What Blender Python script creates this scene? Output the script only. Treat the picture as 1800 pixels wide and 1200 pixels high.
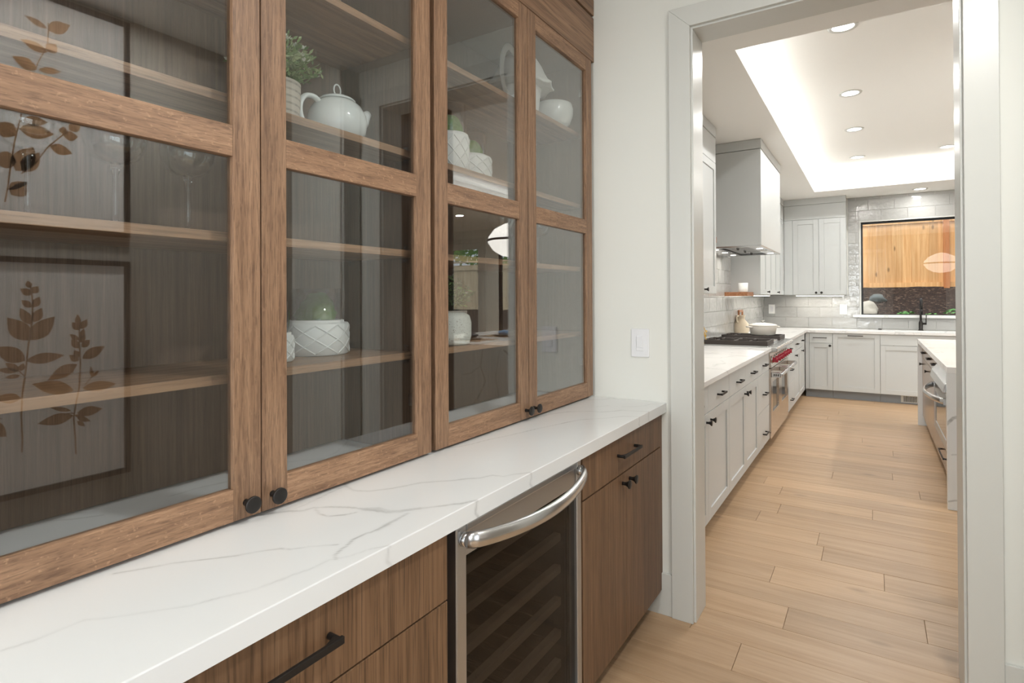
import bpy, bmesh, math, random
from mathutils import Vector, Matrix, noise as mnoise
rnd = random.Random(7)
S = bpy.context.scene
COL = S.collection
PI = math.pi
for o in list(bpy.data.objects):
    bpy.data.objects.remove(o)

# ------------------------------------------------------------------ camera
CAMH = 1.37
F, YAW, PITCH, ROLL, CY = 995.9155, 0.566967, 0.0049856, 0.0049091, 518.78
f0 = Vector((-math.sin(YAW)*math.cos(PITCH), math.cos(YAW)*math.cos(PITCH), math.sin(PITCH)))
r0 = Vector((math.cos(YAW), math.sin(YAW), 0)); d0 = f0.cross(r0)
r_ = r0*math.cos(ROLL)+d0*math.sin(ROLL); d_ = -r0*math.sin(ROLL)+d0*math.cos(ROLL)
cd = bpy.data.cameras.new('camera'); cam = bpy.data.objects.new('camera', cd); COL.objects.link(cam)
m = Matrix.Identity(4)
for i in range(3):
    m[i][0] = r_[i]; m[i][1] = -d_[i]; m[i][2] = -f0[i]
m[0][3], m[1][3], m[2][3] = 0, 0, CAMH
cam.matrix_world = m
cd.sensor_width = 36; cd.sensor_fit = 'HORIZONTAL'; cd.lens = F/1800*36
cd.shift_x = 0; cd.shift_y = -(600-CY)/1800; cd.clip_start = 0.02; cd.clip_end = 200
S.camera = cam

# ------------------------------------------------------------------ world, sun, exposure
S.view_settings.view_transform = 'Standard'
try: S.view_settings.look = 'None'
except Exception: pass
S.view_settings.gamma = 1.0; S.view_settings.use_curve_mapping = False
S.view_settings.exposure = 0.10
W = bpy.data.worlds.new('sky'); S.world = W; W.use_nodes = True
wn = W.node_tree.nodes; bg = wn['Background']
bg.inputs['Color'].default_value = (0.84, 0.92, 1.0, 1); bg.inputs['Strength'].default_value = 1.7
sd = bpy.data.lights.new('sun', 'SUN'); sd.energy = 1.8; sd.angle = math.radians(12); sd.color = (1, .93, .82)
so = bpy.data.objects.new('sun', sd); COL.objects.link(so)
so.rotation_euler = (math.radians(36), 0, math.radians(-14))     # high sun from behind the house, on the fence

# brightness of the lamps (W)
E_HALL, E_CAN, E_COVE, E_UNDER, E_HOOD, E_DAY = 11.0, 10.5, 1.75, 1.6, 1.2, 27.0
WARM = (1.0, 0.95, 0.87); NEUT = (1.0, 0.99, 0.965); DAY = (0.93, 0.975, 1.0)
def area(name, loc, rot, sx, sy, energy, color=NEUT, shape='RECTANGLE', parent=None, spread=PI):
    l = bpy.data.lights.new(name, 'AREA'); l.shape = shape; l.size = sx
    if shape in ('RECTANGLE', 'ELLIPSE'): l.size_y = sy
    l.energy = energy; l.color = color; l.spread = spread
    o = bpy.data.objects.new(name, l); COL.objects.link(o)
    o.location = loc; o.rotation_euler = rot
    return o
HALL_LAMPS = [(-0.35, -0.9), (-0.35, -2.0), (0.45, 1.22)]
KIT_CANS = [(-0.145, 4.08, 3.05), (-0.145, 5.45, 3.05), (-0.145, 6.65, 3.05), (-0.145, 8.0, 3.05), (0.72, 8.0, 3.05),
            (2.0, 4.08, 3.05), (2.0, 6.65, 3.05), (2.0, 8.0, 3.05), (0.525, 9.02, 2.757), (3.6, 5.0, 2.757), (3.6, 7.5, 2.757)]  # last pair is unseen, added to brighten the kitchen's right side
for (x, y) in HALL_LAMPS:
    area('hall_downlight', (x, y, 2.735), (0, 0, 0), (.15), .15, E_HALL*(2.1 if y > 1 else .8), NEUT, 'DISK')
for (x, y, z) in KIT_CANS:
    area('kitchen_downlight', (x, y, z-.012), (0, 0, 0), .11, .11, E_CAN*(.45 if y > 8.9 else 1.9 if x > 1.5 else 1), NEUT, 'DISK')
# daylight through the window in the hall's right wall, behind the camera
area('window_daylight', (1.75, -.62, 1.35), (0, math.radians(90), 0), 2.2, 1.9, E_DAY, DAY)
area('window_daylight', (-.82, -3.35, 1.6), (math.radians(90), 0, 0), 1.1, 1.6, E_DAY*3.1, DAY)  # added light outside an unseen near-end window, brightens the doorway wall
# LED strips hidden in the cove of the kitchen ceiling
CX0, CX1, CY0, CY1, CZ, CL, CT = -0.644, 2.6, 3.357, 8.505, 2.757, 2.853, 3.05
area('cove_strip', (CX0-.06, (CY0+CY1)/2, CL+.012), (PI, math.radians(0), 0), .03, CY1-CY0, E_COVE*5.1, NEUT)
area('cove_strip', (CX1+.06, (CY0+CY1)/2, CL+.012), (PI, 0, 0), .03, CY1-CY0, E_COVE*5.1, NEUT)
area('cove_strip', ((CX0+CX1)/2, CY1+.06, CL+.012), (PI, 0, 0), CX1-CX0, .03, E_COVE*3.2, NEUT)
area('cove_strip', ((CX0+CX1)/2, CY0-.06, CL+.012), (PI, 0, 0), CX1-CX0, .03, E_COVE*3.2, NEUT)
# under-cabinet strips
area('undercabinet_strip', (-.64, 9.17, 1.374), (0, 0, 0), .62, .03, E_UNDER, WARM)
area('undercabinet_strip', (-1.25, 7.95, 1.374), (0, 0, 0), .03, 1.7, E_UNDER*1.6, WARM)
area('undercabinet_strip', (-1.25, 3.8, 1.374), (0, 0, 0), .03, 1.8, E_UNDER*1.6, WARM)
for y in (5.55, 5.95, 6.35):
    area('hood_lamp', (-1.25, y, 1.80), (0, 0, 0), .05, .05, E_HOOD, WARM, 'DISK')
for y in (5.62, 6.28):
    area('hood_lamp', (-.90, y, 1.80), (0, 0, 0), .05, .05, E_HOOD, WARM, 'DISK')

# ------------------------------------------------------------------ materials
def newmat(name):
    mt = bpy.data.materials.new(name); mt.use_nodes = True
    nt = mt.node_tree; return mt, nt, nt.nodes, nt.links, nt.nodes['Principled BSDF']
def setp(p, **k):
    for a, v in k.items():
        a = a.replace('_', ' ')
        if a in p.inputs: p.inputs[a].default_value = v
def c4(c): return (c[0], c[1], c[2], 1)
def srgb(r, g, b):
    f = lambda v: (v/255/12.92) if v/255 <= .04045 else ((v/255+.055)/1.055)**2.4
    return (f(r), f(g), f(b))
def plain(name, col, rough=.5, metal=0, bump=0, bscale=200, spec=.5, **k):
    mt, nt, N, L, p = newmat(name)
    setp(p, Base_Color=c4(col), Roughness=rough, Metallic=metal, Specular_IOR_Level=spec, **k)
    tc = N.new('ShaderNodeTexCoord'); nz = N.new('ShaderNodeTexNoise'); nz.inputs['Scale'].default_value = bscale
    L.new(tc.outputs['Object'], nz.inputs['Vector'])
    mr = N.new('ShaderNodeMapRange'); mr.inputs['To Min'].default_value = max(0, rough-.04); mr.inputs['To Max'].default_value = min(1, rough+.04)
    L.new(nz.outputs['Fac'], mr.inputs['Value']); L.new(mr.outputs[0], p.inputs['Roughness'])
    if bump:
        b = N.new('ShaderNodeBump'); b.inputs['Strength'].default_value = bump; b.inputs['Distance'].default_value = .001
        L.new(nz.outputs['Fac'], b.inputs['Height']); L.new(b.outputs[0], p.inputs['Normal'])
    return mt
def emit(name, col, strength):
    mt, nt, N, L, p = newmat(name)
    setp(p, Base_Color=c4((.8, .8, .8)), Emission_Color=c4(col), Emission_Strength=strength); return mt
def ramp(N, stops):
    r = N.new('ShaderNodeValToRGB'); e = r.color_ramp.elements
    e[0].position, e[0].color = stops[0][0], c4(stops[0][1]); e[1].position, e[1].color = stops[-1][0], c4(stops[-1][1])
    for p_, c in stops[1:-1]:
        q = e.new(p_); q.color = c4(c)
    return r
def wood(name, axis, dark, mid, light, across=55, along=2.2, pore=.45, rough=.45, fleck=0, bump=.25, knots=0, spec=.4, porescale=1.0):
    mt, nt, N, L, p = newmat(name)
    tc = N.new('ShaderNodeTexCoord'); oi = N.new('ShaderNodeObjectInfo')
    ad = N.new('ShaderNodeVectorMath'); ad.operation = 'MULTIPLY_ADD'
    ad.inputs[1].default_value = (7.3, 11.1, 5.7)
    cx = N.new('ShaderNodeCombineXYZ')
    for i in range(3): L.new(oi.outputs['Random'], cx.inputs[i])
    L.new(cx.outputs[0], ad.inputs[0]); L.new(tc.outputs['Object'], ad.inputs[2])
    def mp(ac, al):
        q = N.new('ShaderNodeMapping'); s = [ac, ac, ac]; s[axis] = al
        q.inputs['Scale'].default_value = s; L.new(ad.outputs[0], q.inputs['Vector']); return q
    def nz(mpn, det, ro, dist=0):
        q = N.new('ShaderNodeTexNoise'); q.inputs['Scale'].default_value = 1; q.inputs['Detail'].default_value = det
        q.inputs['Roughness'].default_value = ro; q.inputs['Distortion'].default_value = dist
        L.new(mpn.outputs[0], q.inputs['Vector']); return q
    g = nz(mp(across, along), 5, .6, .35)
    cr = ramp(N, [(.28, dark), (.5, mid), (.74, light)]); L.new(g.outputs['Fac'], cr.inputs['Fac'])
    big = nz(mp(across*.09, along*.35), 2, .5)
    hsv = N.new('ShaderNodeHueSaturation'); mr0 = N.new('ShaderNodeMapRange'); mr0.inputs['To Min'].default_value = .82; mr0.inputs['To Max'].default_value = 1.2
    L.new(big.outputs['Fac'], mr0.inputs['Value']); L.new(mr0.outputs[0], hsv.inputs['Value']); L.new(cr.outputs[0], hsv.inputs['Color'])
    pn = nz(mp(across*4.2*porescale, along*5), 3, .55)
    mr = N.new('ShaderNodeMapRange'); mr.inputs['From Min'].default_value = .50; mr.inputs['From Max'].default_value = .66
    mr.inputs['To Min'].default_value = 0; mr.inputs['To Max'].default_value = pore; L.new(pn.outputs['Fac'], mr.inputs['Value'])
    mx = N.new('ShaderNodeMixRGB'); L.new(mr.outputs[0], mx.inputs['Fac']); L.new(hsv.outputs[0], mx.inputs['Color1'])
    mx.inputs['Color2'].default_value = c4([v*.42 for v in dark])
    out = mx
    if fleck:
        fn = nz(mp(across*1.6, along*14), 2, .5)
        mf = N.new('ShaderNodeMapRange'); mf.inputs['From Min'].default_value = .62; mf.inputs['From Max'].default_value = .72
        mf.inputs['To Max'].default_value = fleck; L.new(fn.outputs['Fac'], mf.inputs['Value'])
        m2 = N.new('ShaderNodeMixRGB'); L.new(mf.outputs[0], m2.inputs['Fac']); L.new(out.outputs[0], m2.inputs['Color1'])
        m2.inputs['Color2'].default_value = c4([min(1, v*1.5) for v in light]); out = m2
    if knots:
        kn = N.new('ShaderNodeTexVoronoi'); kn.inputs['Scale'].default_value = 1; L.new(mp(5, 2.2).outputs[0], kn.inputs['Vector'])
        mk = N.new('ShaderNodeMapRange'); mk.inputs['From Min'].default_value = .05; mk.inputs['From Max'].default_value = .14
        mk.inputs['To Min'].default_value = knots; mk.inputs['To Max'].default_value = 0; L.new(kn.outputs['Distance'], mk.inputs['Value'])
        m3 = N.new('ShaderNodeMixRGB'); L.new(mk.outputs[0], m3.inputs['Fac']); L.new(out.outputs[0], m3.inputs['Color1'])
        m3.inputs['Color2'].default_value = c4([v*.3 for v in dark]); out = m3
    L.new(out.outputs[0], p.inputs['Base Color'])
    setp(p, Roughness=rough, Specular_IOR_Level=spec)
    if bump:
        b = N.new('ShaderNodeBump'); b.inputs['Strength'].default_value = bump; b.inputs['Distance'].default_value = .0006; b.invert = True
        L.new(mr.outputs[0], b.inputs['Height']); L.new(b.outputs[0], p.inputs['Normal'])
    return mt
WD = [(.160, .088, .051), (.266, .153, .088), (.380, .230, .137)]
WB_ = [(.105, .056, .028), (.165, .091, .047), (.235, .137, .076)]
W_V = wood('stained_oak_vertical', 2, *WD, across=95, along=5, pore=.5, fleck=.12)
W_VB = wood('stained_oak_base', 2, *WB_, across=95, along=2.2, pore=.5)
W_V2 = wood('stained_oak_drawer', 2, *[tuple(v*1.02 for v in c) for c in WB_], across=85, along=1.3, pore=.62, porescale=.6)
W_H = wood('stained_oak_horizontal', 1, *[tuple(v*1.12 for v in c) for c in WD], across=85, along=7, pore=.42, fleck=.32)
W_HC = wood('stained_oak_crown', 1, *[tuple(v*.98 for v in c) for c in WD], across=34, along=1.1, pore=.5)
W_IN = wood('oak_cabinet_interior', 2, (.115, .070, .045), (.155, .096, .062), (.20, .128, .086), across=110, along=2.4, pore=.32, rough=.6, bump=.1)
W_SH = wood('oak_shelf', 1, *[tuple(v*1.15 for v in c) for c in WD], across=45, along=2.2, pore=.4)
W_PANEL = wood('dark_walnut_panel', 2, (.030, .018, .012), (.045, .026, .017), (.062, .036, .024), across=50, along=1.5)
W_FLOAT = wood('floating_shelf_wood', 1, (.22, .09, .04), (.32, .14, .065), (.42, .20, .10), across=40, along=2)
W_ISL = wood('island_wood', 2, (.23, .150, .098), (.29, .195, .130), (.35, .240, .165), across=60, along=1.2, pore=.2, rough=.22)
FLOORC = [(.41, .265, .150), (.48, .322, .193), (.55, .38, .238)]
W_FL = [wood('oak_floor_plank_%s' % 'abcd'[i], 0, *[tuple(min(1, v*k) for v in c) for c in FLOORC], across=24, along=1.3, pore=.10, rough=.36, bump=.12, knots=.35, spec=.35)
        for i, k in enumerate((.90, 1.0, 1.06, .96))]
W_FENCE = [wood('cedar_board_%s' % 'abcd'[i], 2, *[tuple(min(1, v*k) for v in c) for c in [(.60, .30, .105), (.72, .39, .16), (.82, .50, .23)]], across=30, along=1.2, pore=.12, rough=.7, bump=.1, knots=.75) for i, k in enumerate((.9, 1, 1.08, .97))]
W_POST = wood('cedar_post', 2, (.42, .14, .045), (.50, .18, .06), (.58, .23, .08), across=30, along=1.2, pore=.1, rough=.7)
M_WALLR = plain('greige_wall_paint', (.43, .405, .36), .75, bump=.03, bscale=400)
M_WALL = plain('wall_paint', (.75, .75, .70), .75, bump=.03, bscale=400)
M_TRIM = plain('trim_paint', (.63, .635, .60), .32, bump=.0)
M_CEIL = plain('ceiling_paint', (.89, .885, .855), .8, bump=.03, bscale=300)
M_CAB = plain('grey_cabinet_paint', (.585, .605, .60), .38)
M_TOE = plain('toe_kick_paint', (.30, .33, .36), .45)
M_BLACK = plain('black_bronze', (.028, .025, .023), .42, .6)
M_DARK = plain('black_recess', (.010, .009, .008), .6)
M_STEEL = plain('brushed_steel', (.52, .525, .53), .38, 1)
M_STEELP = plain('polished_steel', (.62, .625, .63), .24, 1)
M_STEELM = plain('range_steel', (.62, .55, .49), .20, 1)
M_IRON = plain('cast_iron', (.055, .045, .040), .55, .2)
M_RED = plain('red_knob', (.36, .012, .035), .25)
M_WHITE = plain('white_ceramic', (.80, .82, .80), .16)
M_MATTE = plain('matte_white_ceramic', (.74, .745, .72), .55, bump=.15, bscale=150)
M_SWITCH = plain('switch_plastic', (.78, .78, .79), .3)
M_OUT = plain('outlet_plastic', (.88, .88, .86), .35)
M_CREAM = plain('cream_stoneware', (.62, .53, .40), .7, bump=.4, bscale=90)
M_POT = plain('cream_enamel', (.74, .70, .63), .25)
M_BEIGE = plain('beige_planter', (.52, .45, .38), .75)
M_MULCH = None
M_LEAF = plain('leaf_green', (.16, .27, .085), .5)
M_LEAF2 = plain('leaf_pale', (.34, .42, .20), .5)
M_PETAL = plain('petal_white', (.74, .76, .66), .6)
M_DLEAF = plain('leaf_dark', (.05, .085, .035), .55)
M_MOSS = plain('moss_green', (.10, .31, .018), .95, bump=1.0, bscale=260)
M_YEL = plain('yellow_flower', (.62, .36, .02), .6)
M_PAPER = plain('art_paper', (.84, .82, .79), .8)
M_FRAME = plain('black_frame', (.012, .010, .009), .4)
M_PRINT = plain('print_sepia', (.36, .20, .095), .8)
M_WINBLK = plain('black_window_frame', (.012, .014, .016), .35)
M_ROCKG = plain('grey_rock', (.14, .16, .155), .85, bump=.8, bscale=30)
M_ROCKB = plain('beige_rock', (.55, .50, .42), .85, bump=.8, bscale=25)
M_BARK = plain('bark', (.10, .07, .05), .9, bump=.8, bscale=40)
M_TREE = plain('tree_leaf', (.12, .30, .045), .5)
M_FERN = plain('fern_leaf', (.12, .34, .08), .5)
M_MAT = wood('woven_placemat', 1, (.20, .115, .055), (.28, .17, .085), (.36, .23, .12), across=140, along=60)
M_PLATE = plain('stone_plate', (.22, .20, .185), .4)
M_NAP = plain('dark_linen', (.10, .095, .10), .9)
M_BLUE = plain('blue_cloth', (.13, .25, .42), .8)
M_BRACK = plain('bronze_band', (.05, .04, .035), .3, .8)
M_LED = emit('led_strip', (1, .93, .82), 9)
M_CAN = emit('lamp_diffuser', (1, .975, .93), 6)
M_GLOBE = emit('opal_globe', (1, .95, .87), 3.0)
M_TILE = None

def glass_pane(name, tint=(.93, .95, .945), ior=1.5, rough=0.0, boost=1.0):
    mt, nt, N, L, p = newmat(name); N.remove(p)
    out = [n for n in N if n.type == 'OUTPUT_MATERIAL'][0]
    ge = N.new('ShaderNodeNewGeometry'); mi = N.new('ShaderNodeMapRange')
    mi.inputs['To Min'].default_value = ior; mi.inputs['To Max'].default_value = 1/ior
    L.new(ge.outputs['Backfacing'], mi.inputs['Value'])
    fr = N.new('ShaderNodeFresnel'); L.new(mi.outputs[0], fr.inputs['IOR'])
    mu = N.new('ShaderNodeMath'); mu.operation = 'MULTIPLY'; mu.use_clamp = True; mu.inputs[1].default_value = boost; L.new(fr.outputs[0], mu.inputs[0])
    tr = N.new('ShaderNodeBsdfTransparent'); tr.inputs['Color'].default_value = c4(tint)
    gl = N.new('ShaderNodeBsdfGlossy'); gl.inputs['Roughness'].default_value = rough; gl.inputs['Color'].default_value = (1, 1, 1, 1)
    mx = N.new('ShaderNodeMixShader'); L.new(mu.outputs[0], mx.inputs[0]); L.new(tr.outputs[0], mx.inputs[1]); L.new(gl.outputs[0], mx.inputs[2])
    L.new(mx.outputs[0], out.inputs[0]); return mt
M_PANE = glass_pane('cabinet_glass', (.95, .968, .968), 1.5, 0, 1.75)
M_WPANE = glass_pane('window_glass', (.985, .99, .99), 1.5)
M_THIN = glass_pane('thin_glass', (.97, .98, .98), 1.5, 0, 2.2)
M_SMOKE = glass_pane('smoked_cooler_glass', (.50, .49, .475), 1.5, .0, .45)
def mkglass():
    mt, nt, N, L, p = newmat('clear_glass'); setp(p, Base_Color=(1, 1, 1, 1), Roughness=0.0, Transmission_Weight=1.0, IOR=1.45); return mt
M_CLEAR = mkglass()

def marble(name, base=(.765, .775, .77), vein=(.27, .27, .262), attr=False, amount=.5):
    mt, nt, N, L, p = newmat(name)
    tc = N.new('ShaderNodeTexCoord')
    soft = N.new('ShaderNodeTexNoise'); soft.inputs['Scale'].default_value = 2.2; soft.inputs['Detail'].default_value = 3
    L.new(tc.outputs['Object'], soft.inputs['Vector'])
    bc = ramp(N, [(.3, tuple(v*.965 for v in base)), (.7, base)]); L.new(soft.outputs['Fac'], bc.inputs['Fac'])
    mx = N.new('ShaderNodeMixRGB'); L.new(bc.outputs[0], mx.inputs['Color1']); mx.inputs['Color2'].default_value = c4(vein)
    if attr:
        at = N.new('ShaderNodeAttribute'); at.attribute_name = 'vein'
        br = N.new('ShaderNodeTexNoise'); br.inputs['Scale'].default_value = 28; br.inputs['Detail'].default_value = 4
        L.new(tc.outputs['Object'], br.inputs['Vector'])
        mr = N.new('ShaderNodeMapRange'); mr.inputs['From Min'].default_value = .35; mr.inputs['From Max'].default_value = .6
        mr.inputs['To Min'].default_value = .55; mr.inputs['To Max'].default_value = 1.0; L.new(br.outputs['Fac'], mr.inputs['Value'])
        mu = N.new('ShaderNodeMath'); mu.operation = 'MULTIPLY'; mu.use_clamp = True
        L.new(at.outputs['Fac'], mu.inputs[0]); L.new(mr.outputs[0], mu.inputs[1]); L.new(mu.outputs[0], mx.inputs['Fac'])
    else:
        nz = N.new('ShaderNodeTexNoise'); nz.inputs['Scale'].default_value = 1.1; nz.inputs['Detail'].default_value = 5; nz.inputs['Distortion'].default_value = .8
        L.new(tc.outputs['Object'], nz.inputs['Vector'])
        sb = N.new('ShaderNodeMath'); sb.operation = 'SUBTRACT'; sb.inputs[1].default_value = .5; L.new(nz.outputs['Fac'], sb.inputs[0])
        ab = N.new('ShaderNodeMath'); ab.operation = 'ABSOLUTE'; L.new(sb.outputs[0], ab.inputs[0])
        mr = N.new('ShaderNodeMapRange'); mr.inputs['From Min'].default_value = 0; mr.inputs['From Max'].default_value = .010
        mr.inputs['To Min'].default_value = amount; mr.inputs['To Max'].default_value = 0; L.new(ab.outputs[0], mr.inputs['Value']); L.new(mr.outputs[0], mx.inputs['Fac'])
    L.new(mx.outputs[0], p.inputs['Base Color']); setp(p, Roughness=.22, Specular_IOR_Level=.45); return mt
M_MARB = marble('veined_quartz', attr=True)
M_MARK = marble('kitchen_quartz', base=(.82, .815, .80), amount=.28)

def tile_mat(name, col):
    mt, nt, N, L, p = newmat(name)
    tc = N.new('ShaderNodeTexCoord'); oi = N.new('ShaderNodeObjectInfo')
    nz = N.new('ShaderNodeTexNoise'); nz.inputs['Scale'].default_value = 9; nz.inputs['Detail'].default_value = 3
    L.new(tc.outputs['Object'], nz.inputs['Vector'])
    b = N.new('ShaderNodeBump'); b.inputs['Strength'].default_value = .55; b.inputs['Distance'].default_value = .012
    L.new(nz.outputs['Fac'], b.inputs['Height']); L.new(b.outputs[0], p.inputs['Normal'])
    cr = ramp(N, [(0, tuple(v*.92 for v in col)), (1, tuple(min(1, v*1.06) for v in col))]); L.new(oi.outputs['Random'], cr.inputs['Fac'])
    L.new(cr.outputs[0], p.inputs['Base Color']); setp(p, Roughness=.10, Specular_IOR_Level=.6); return mt
M_TILE = tile_mat('glazed_tile', (.43, .43, .415))
M_GROUT = plain('tile_grout', (.58, .57, .54), .8)
def mulch_mat():
    mt, nt, N, L, p = newmat('bark_mulch')
    tc = N.new('ShaderNodeTexCoord'); v = N.new('ShaderNodeTexVoronoi'); v.inputs['Scale'].default_value = 34; v.inputs['Randomness'].default_value = 1
    L.new(tc.outputs['Object'], v.inputs['Vector'])
    cr = ramp(N, [(0, (.012, .006, .004)), (.55, (.027, .013, .008)), (.85, (.05, .026, .017)), (1, (.15, .10, .07))])
    sx = N.new('ShaderNodeSeparateColor'); L.new(v.outputs['Color'], sx.inputs[0]); L.new(sx.outputs[0], cr.inputs['Fac'])
    L.new(cr.outputs[0], p.inputs['Base Color']); setp(p, Roughness=.9)
    b = N.new('ShaderNodeBump'); b.inputs['Strength'].default_value = 1; b.inputs['Distance'].default_value = .03
    L.new(v.outputs['Distance'], b.inputs['Height']); L.new(b.outputs[0], p.inputs['Normal']); return mt
M_MULCH = mulch_mat()
def script_pot():
    mt, nt, N, L, p = newmat('printed_planter')
    tc = N.new('ShaderNodeTexCoord'); mp = N.new('ShaderNodeMapping'); mp.inputs['Scale'].default_value = (120, 120, 0)
    L.new(tc.outputs['Object'], mp.inputs['Vector'])
    nz = N.new('ShaderNodeTexNoise'); nz.inputs['Scale'].default_value = 1; L.new(mp.outputs[0], nz.inputs['Vector'])
    wv = N.new('ShaderNodeTexWave'); wv.bands_direction = 'Z'; wv.inputs['Scale'].default_value = 18; L.new(tc.outputs['Object'], wv.inputs['Vector'])
    g1 = N.new('ShaderNodeMath'); g1.operation = 'GREATER_THAN'; g1.inputs[1].default_value = .8; L.new(wv.outputs['Fac'], g1.inputs[0])
    g2 = N.new('ShaderNodeMath'); g2.operation = 'MULTIPLY'; L.new(g1.outputs[0], g2.inputs[0]); L.new(nz.outputs['Fac'], g2.inputs[1])
    mx = N.new('ShaderNodeMixRGB'); L.new(g2.outputs[0], mx.inputs['Fac']); mx.inputs['Color1'].default_value = c4((.58, .52, .44)); mx.inputs['Color2'].default_value = c4((.22, .19, .16))
    L.new(mx.outputs[0], p.inputs['Base Color']); setp(p, Roughness=.8); return mt
M_SCRIPT = script_pot()
def speckle():
    mt, nt, N, L, p = newmat('speckled_ceramic')
    tc = N.new('ShaderNodeTexCoord'); nz = N.new('ShaderNodeTexNoise'); nz.inputs['Scale'].default_value = 220; nz.inputs['Detail'].default_value = 2
    L.new(tc.outputs['Object'], nz.inputs['Vector'])
    cr = ramp(N, [(.60, (.74, .73, .66)), (.72, (.30, .24, .18))]); L.new(nz.outputs['Fac'], cr.inputs['Fac']); L.new(cr.outputs[0], p.inputs['Base Color']); setp(p, Roughness=.5); return mt
M_SPECK = speckle()

# ------------------------------------------------------------------ mesh helpers
WL = {}
class MB:
    def __init__(s): s.bm = bmesh.new()
    def box(s, x0, x1, y0, y1, z0, z1, m=0):
        v = [s.bm.verts.new(p) for p in ((x0, y0, z0), (x1, y0, z0), (x1, y1, z0), (x0, y1, z0), (x0, y0, z1), (x1, y0, z1), (x1, y1, z1), (x0, y1, z1))]
        for f in ((0, 3, 2, 1), (4, 5, 6, 7), (0, 1, 5, 4), (1, 2, 6, 5), (2, 3, 7, 6), (3, 0, 4, 7)):
            fc = s.bm.faces.new([v[i] for i in f]); fc.material_index = m
        return s
    def quad(s, pts, m=0):
        f = s.bm.faces.new([s.bm.verts.new(p) for p in pts]); f.material_index = m; return s
    def lathe(s, c, prof, n=28, axis='z', m=0, cap=True):
        rings = []
        for (r, h) in prof:
            ring = []
            for i in range(n):
                a = 2*PI*i/n; u, v = r*math.cos(a), r*math.sin(a)
                p = {'z': (u, v, h), 'x': (h, u, v), '-x': (-h, v, u), 'y': (v, h, u), '-y': (u, -h, v)}[axis]
                ring.append(s.bm.verts.new((c[0]+p[0], c[1]+p[1], c[2]+p[2])))
            rings.append(ring)
        for a, b in zip(rings, rings[1:]):
            for i in range(n):
                f = s.bm.faces.new((a[i], a[(i+1) % n], b[(i+1) % n], b[i])); f.material_index = m; f.smooth = True
        if cap:
            for ring, rev in ((rings[0], True), (rings[-1], False)):
                f = s.bm.faces.new(ring[::-1] if rev else ring); f.material_index = m
        return s
    def tube(s, pts, r, n=8, m=0, closed=False, flat=None):
        pts = [Vector(p) for p in pts]; rings = []; k = len(pts)
        up = None
        for i, p in enumerate(pts):
            if closed: t = pts[(i+1) % k]-pts[i-1]
            else: t = pts[min(i+1, k-1)]-pts[max(i-1, 0)]
            t.normalize()
            if up is None:
                up = Vector((0, 0, 1)) if abs(t.z) < .9 else Vector((1, 0, 0))
            a = t.cross(up).normalized(); b = a.cross(t).normalized(); up = b
            rr = r(i/(k-1)) if callable(r) else r
            ra, rb = (rr, rr) if flat is None else (rr*flat[0], rr*flat[1])
            rings.append([s.bm.verts.new(p+a*ra*math.cos(2*PI*j/n)+b*rb*math.sin(2*PI*j/n)) for j in range(n)])
        prs = list(zip(rings, rings[1:])) + ([(rings[-1], rings[0])] if closed else [])
        for A, B in prs:
            for j in range(n):
                f = s.bm.faces.new((A[j], A[(j+1) % n], B[(j+1) % n], B[j])); f.material_index = m; f.smooth = True
        if not closed:
            f = s.bm.faces.new(rings[0][::-1]); f.material_index = m
            f = s.bm.faces.new(rings[-1]); f.material_index = m
        return s
    def blob(s, c, r, seed=0, amp=.15, fr=2.0, sub=3, m=0, sc=(1, 1, 1)):
        q = bmesh.ops.create_icosphere(s.bm, subdivisions=sub, radius=1.0)
        for v in q['verts']:
            k = 1+amp*mnoise.noise(v.co*fr+Vector((seed*3.1, seed*1.7, seed)))
            v.co = Vector((c[0]+v.co.x*k*r*sc[0], c[1]+v.co.y*k*r*sc[1], c[2]+v.co.z*k*r*sc[2]))
            for f in v.link_faces: f.material_index = m; f.smooth = True
        return s
    def leaf(s, p, d, L_, w, m=0, up=None):
        p = Vector(p); d = Vector(d).normalized(); sd_ = d.cross(up or Vector((rnd.uniform(-1, 1), rnd.uniform(-1, 1), rnd.uniform(.2, 1)))).normalized()
        a = s.bm.verts.new(p); b = s.bm.verts.new(p+d*L_*.5+sd_*w*.5); c = s.bm.verts.new(p+d*L_); e = s.bm.verts.new(p+d*L_*.5-sd_*w*.5)
        f = s.bm.faces.new((a, b, c, e)); f.material_index = m; return s
    def build(s, name, mats, parent=None, bev=0, seg=2, recalc=True):
        if recalc: bmesh.ops.recalc_face_normals(s.bm, faces=s.bm.faces)
        off = WL.get(parent.name, Vector()) if parent else Vector()
        if off.length: bmesh.ops.translate(s.bm, verts=s.bm.verts, vec=-off)
        me = bpy.data.meshes.new(name); s.bm.to_mesh(me); s.bm.free()
        for mt in (mats if isinstance(mats, (list, tuple)) else [mats]): me.materials.append(mt)
        o = bpy.data.objects.new(name, me); COL.objects.link(o)
        if parent: o.parent = parent; WL[o.name] = off
        if bev:
            b = o.modifiers.new('bevel', 'BEVEL'); b.width = bev; b.segments = seg; b.limit_method = 'ANGLE'; b.angle_limit = math.radians(40)
        return o
def tag(o, label, cat, group=None):
    o['label'] = label; o['category'] = cat
    if group: o['group'] = group
    return o
def thing(name, label, cat, loc, group=None):
    o = bpy.data.objects.new(name, None); COL.objects.link(o); o.empty_display_size = .05
    o.location = loc; WL[o.name] = Vector(loc); return tag(o, label, cat, group)
def struct(mb, name, mats, parent=None, bev=0):
    o = mb.build(name, mats, parent, bev)
    if not parent: o['kind'] = 'structure'
    return o
def B(*a): return MB().box(*a)

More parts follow.
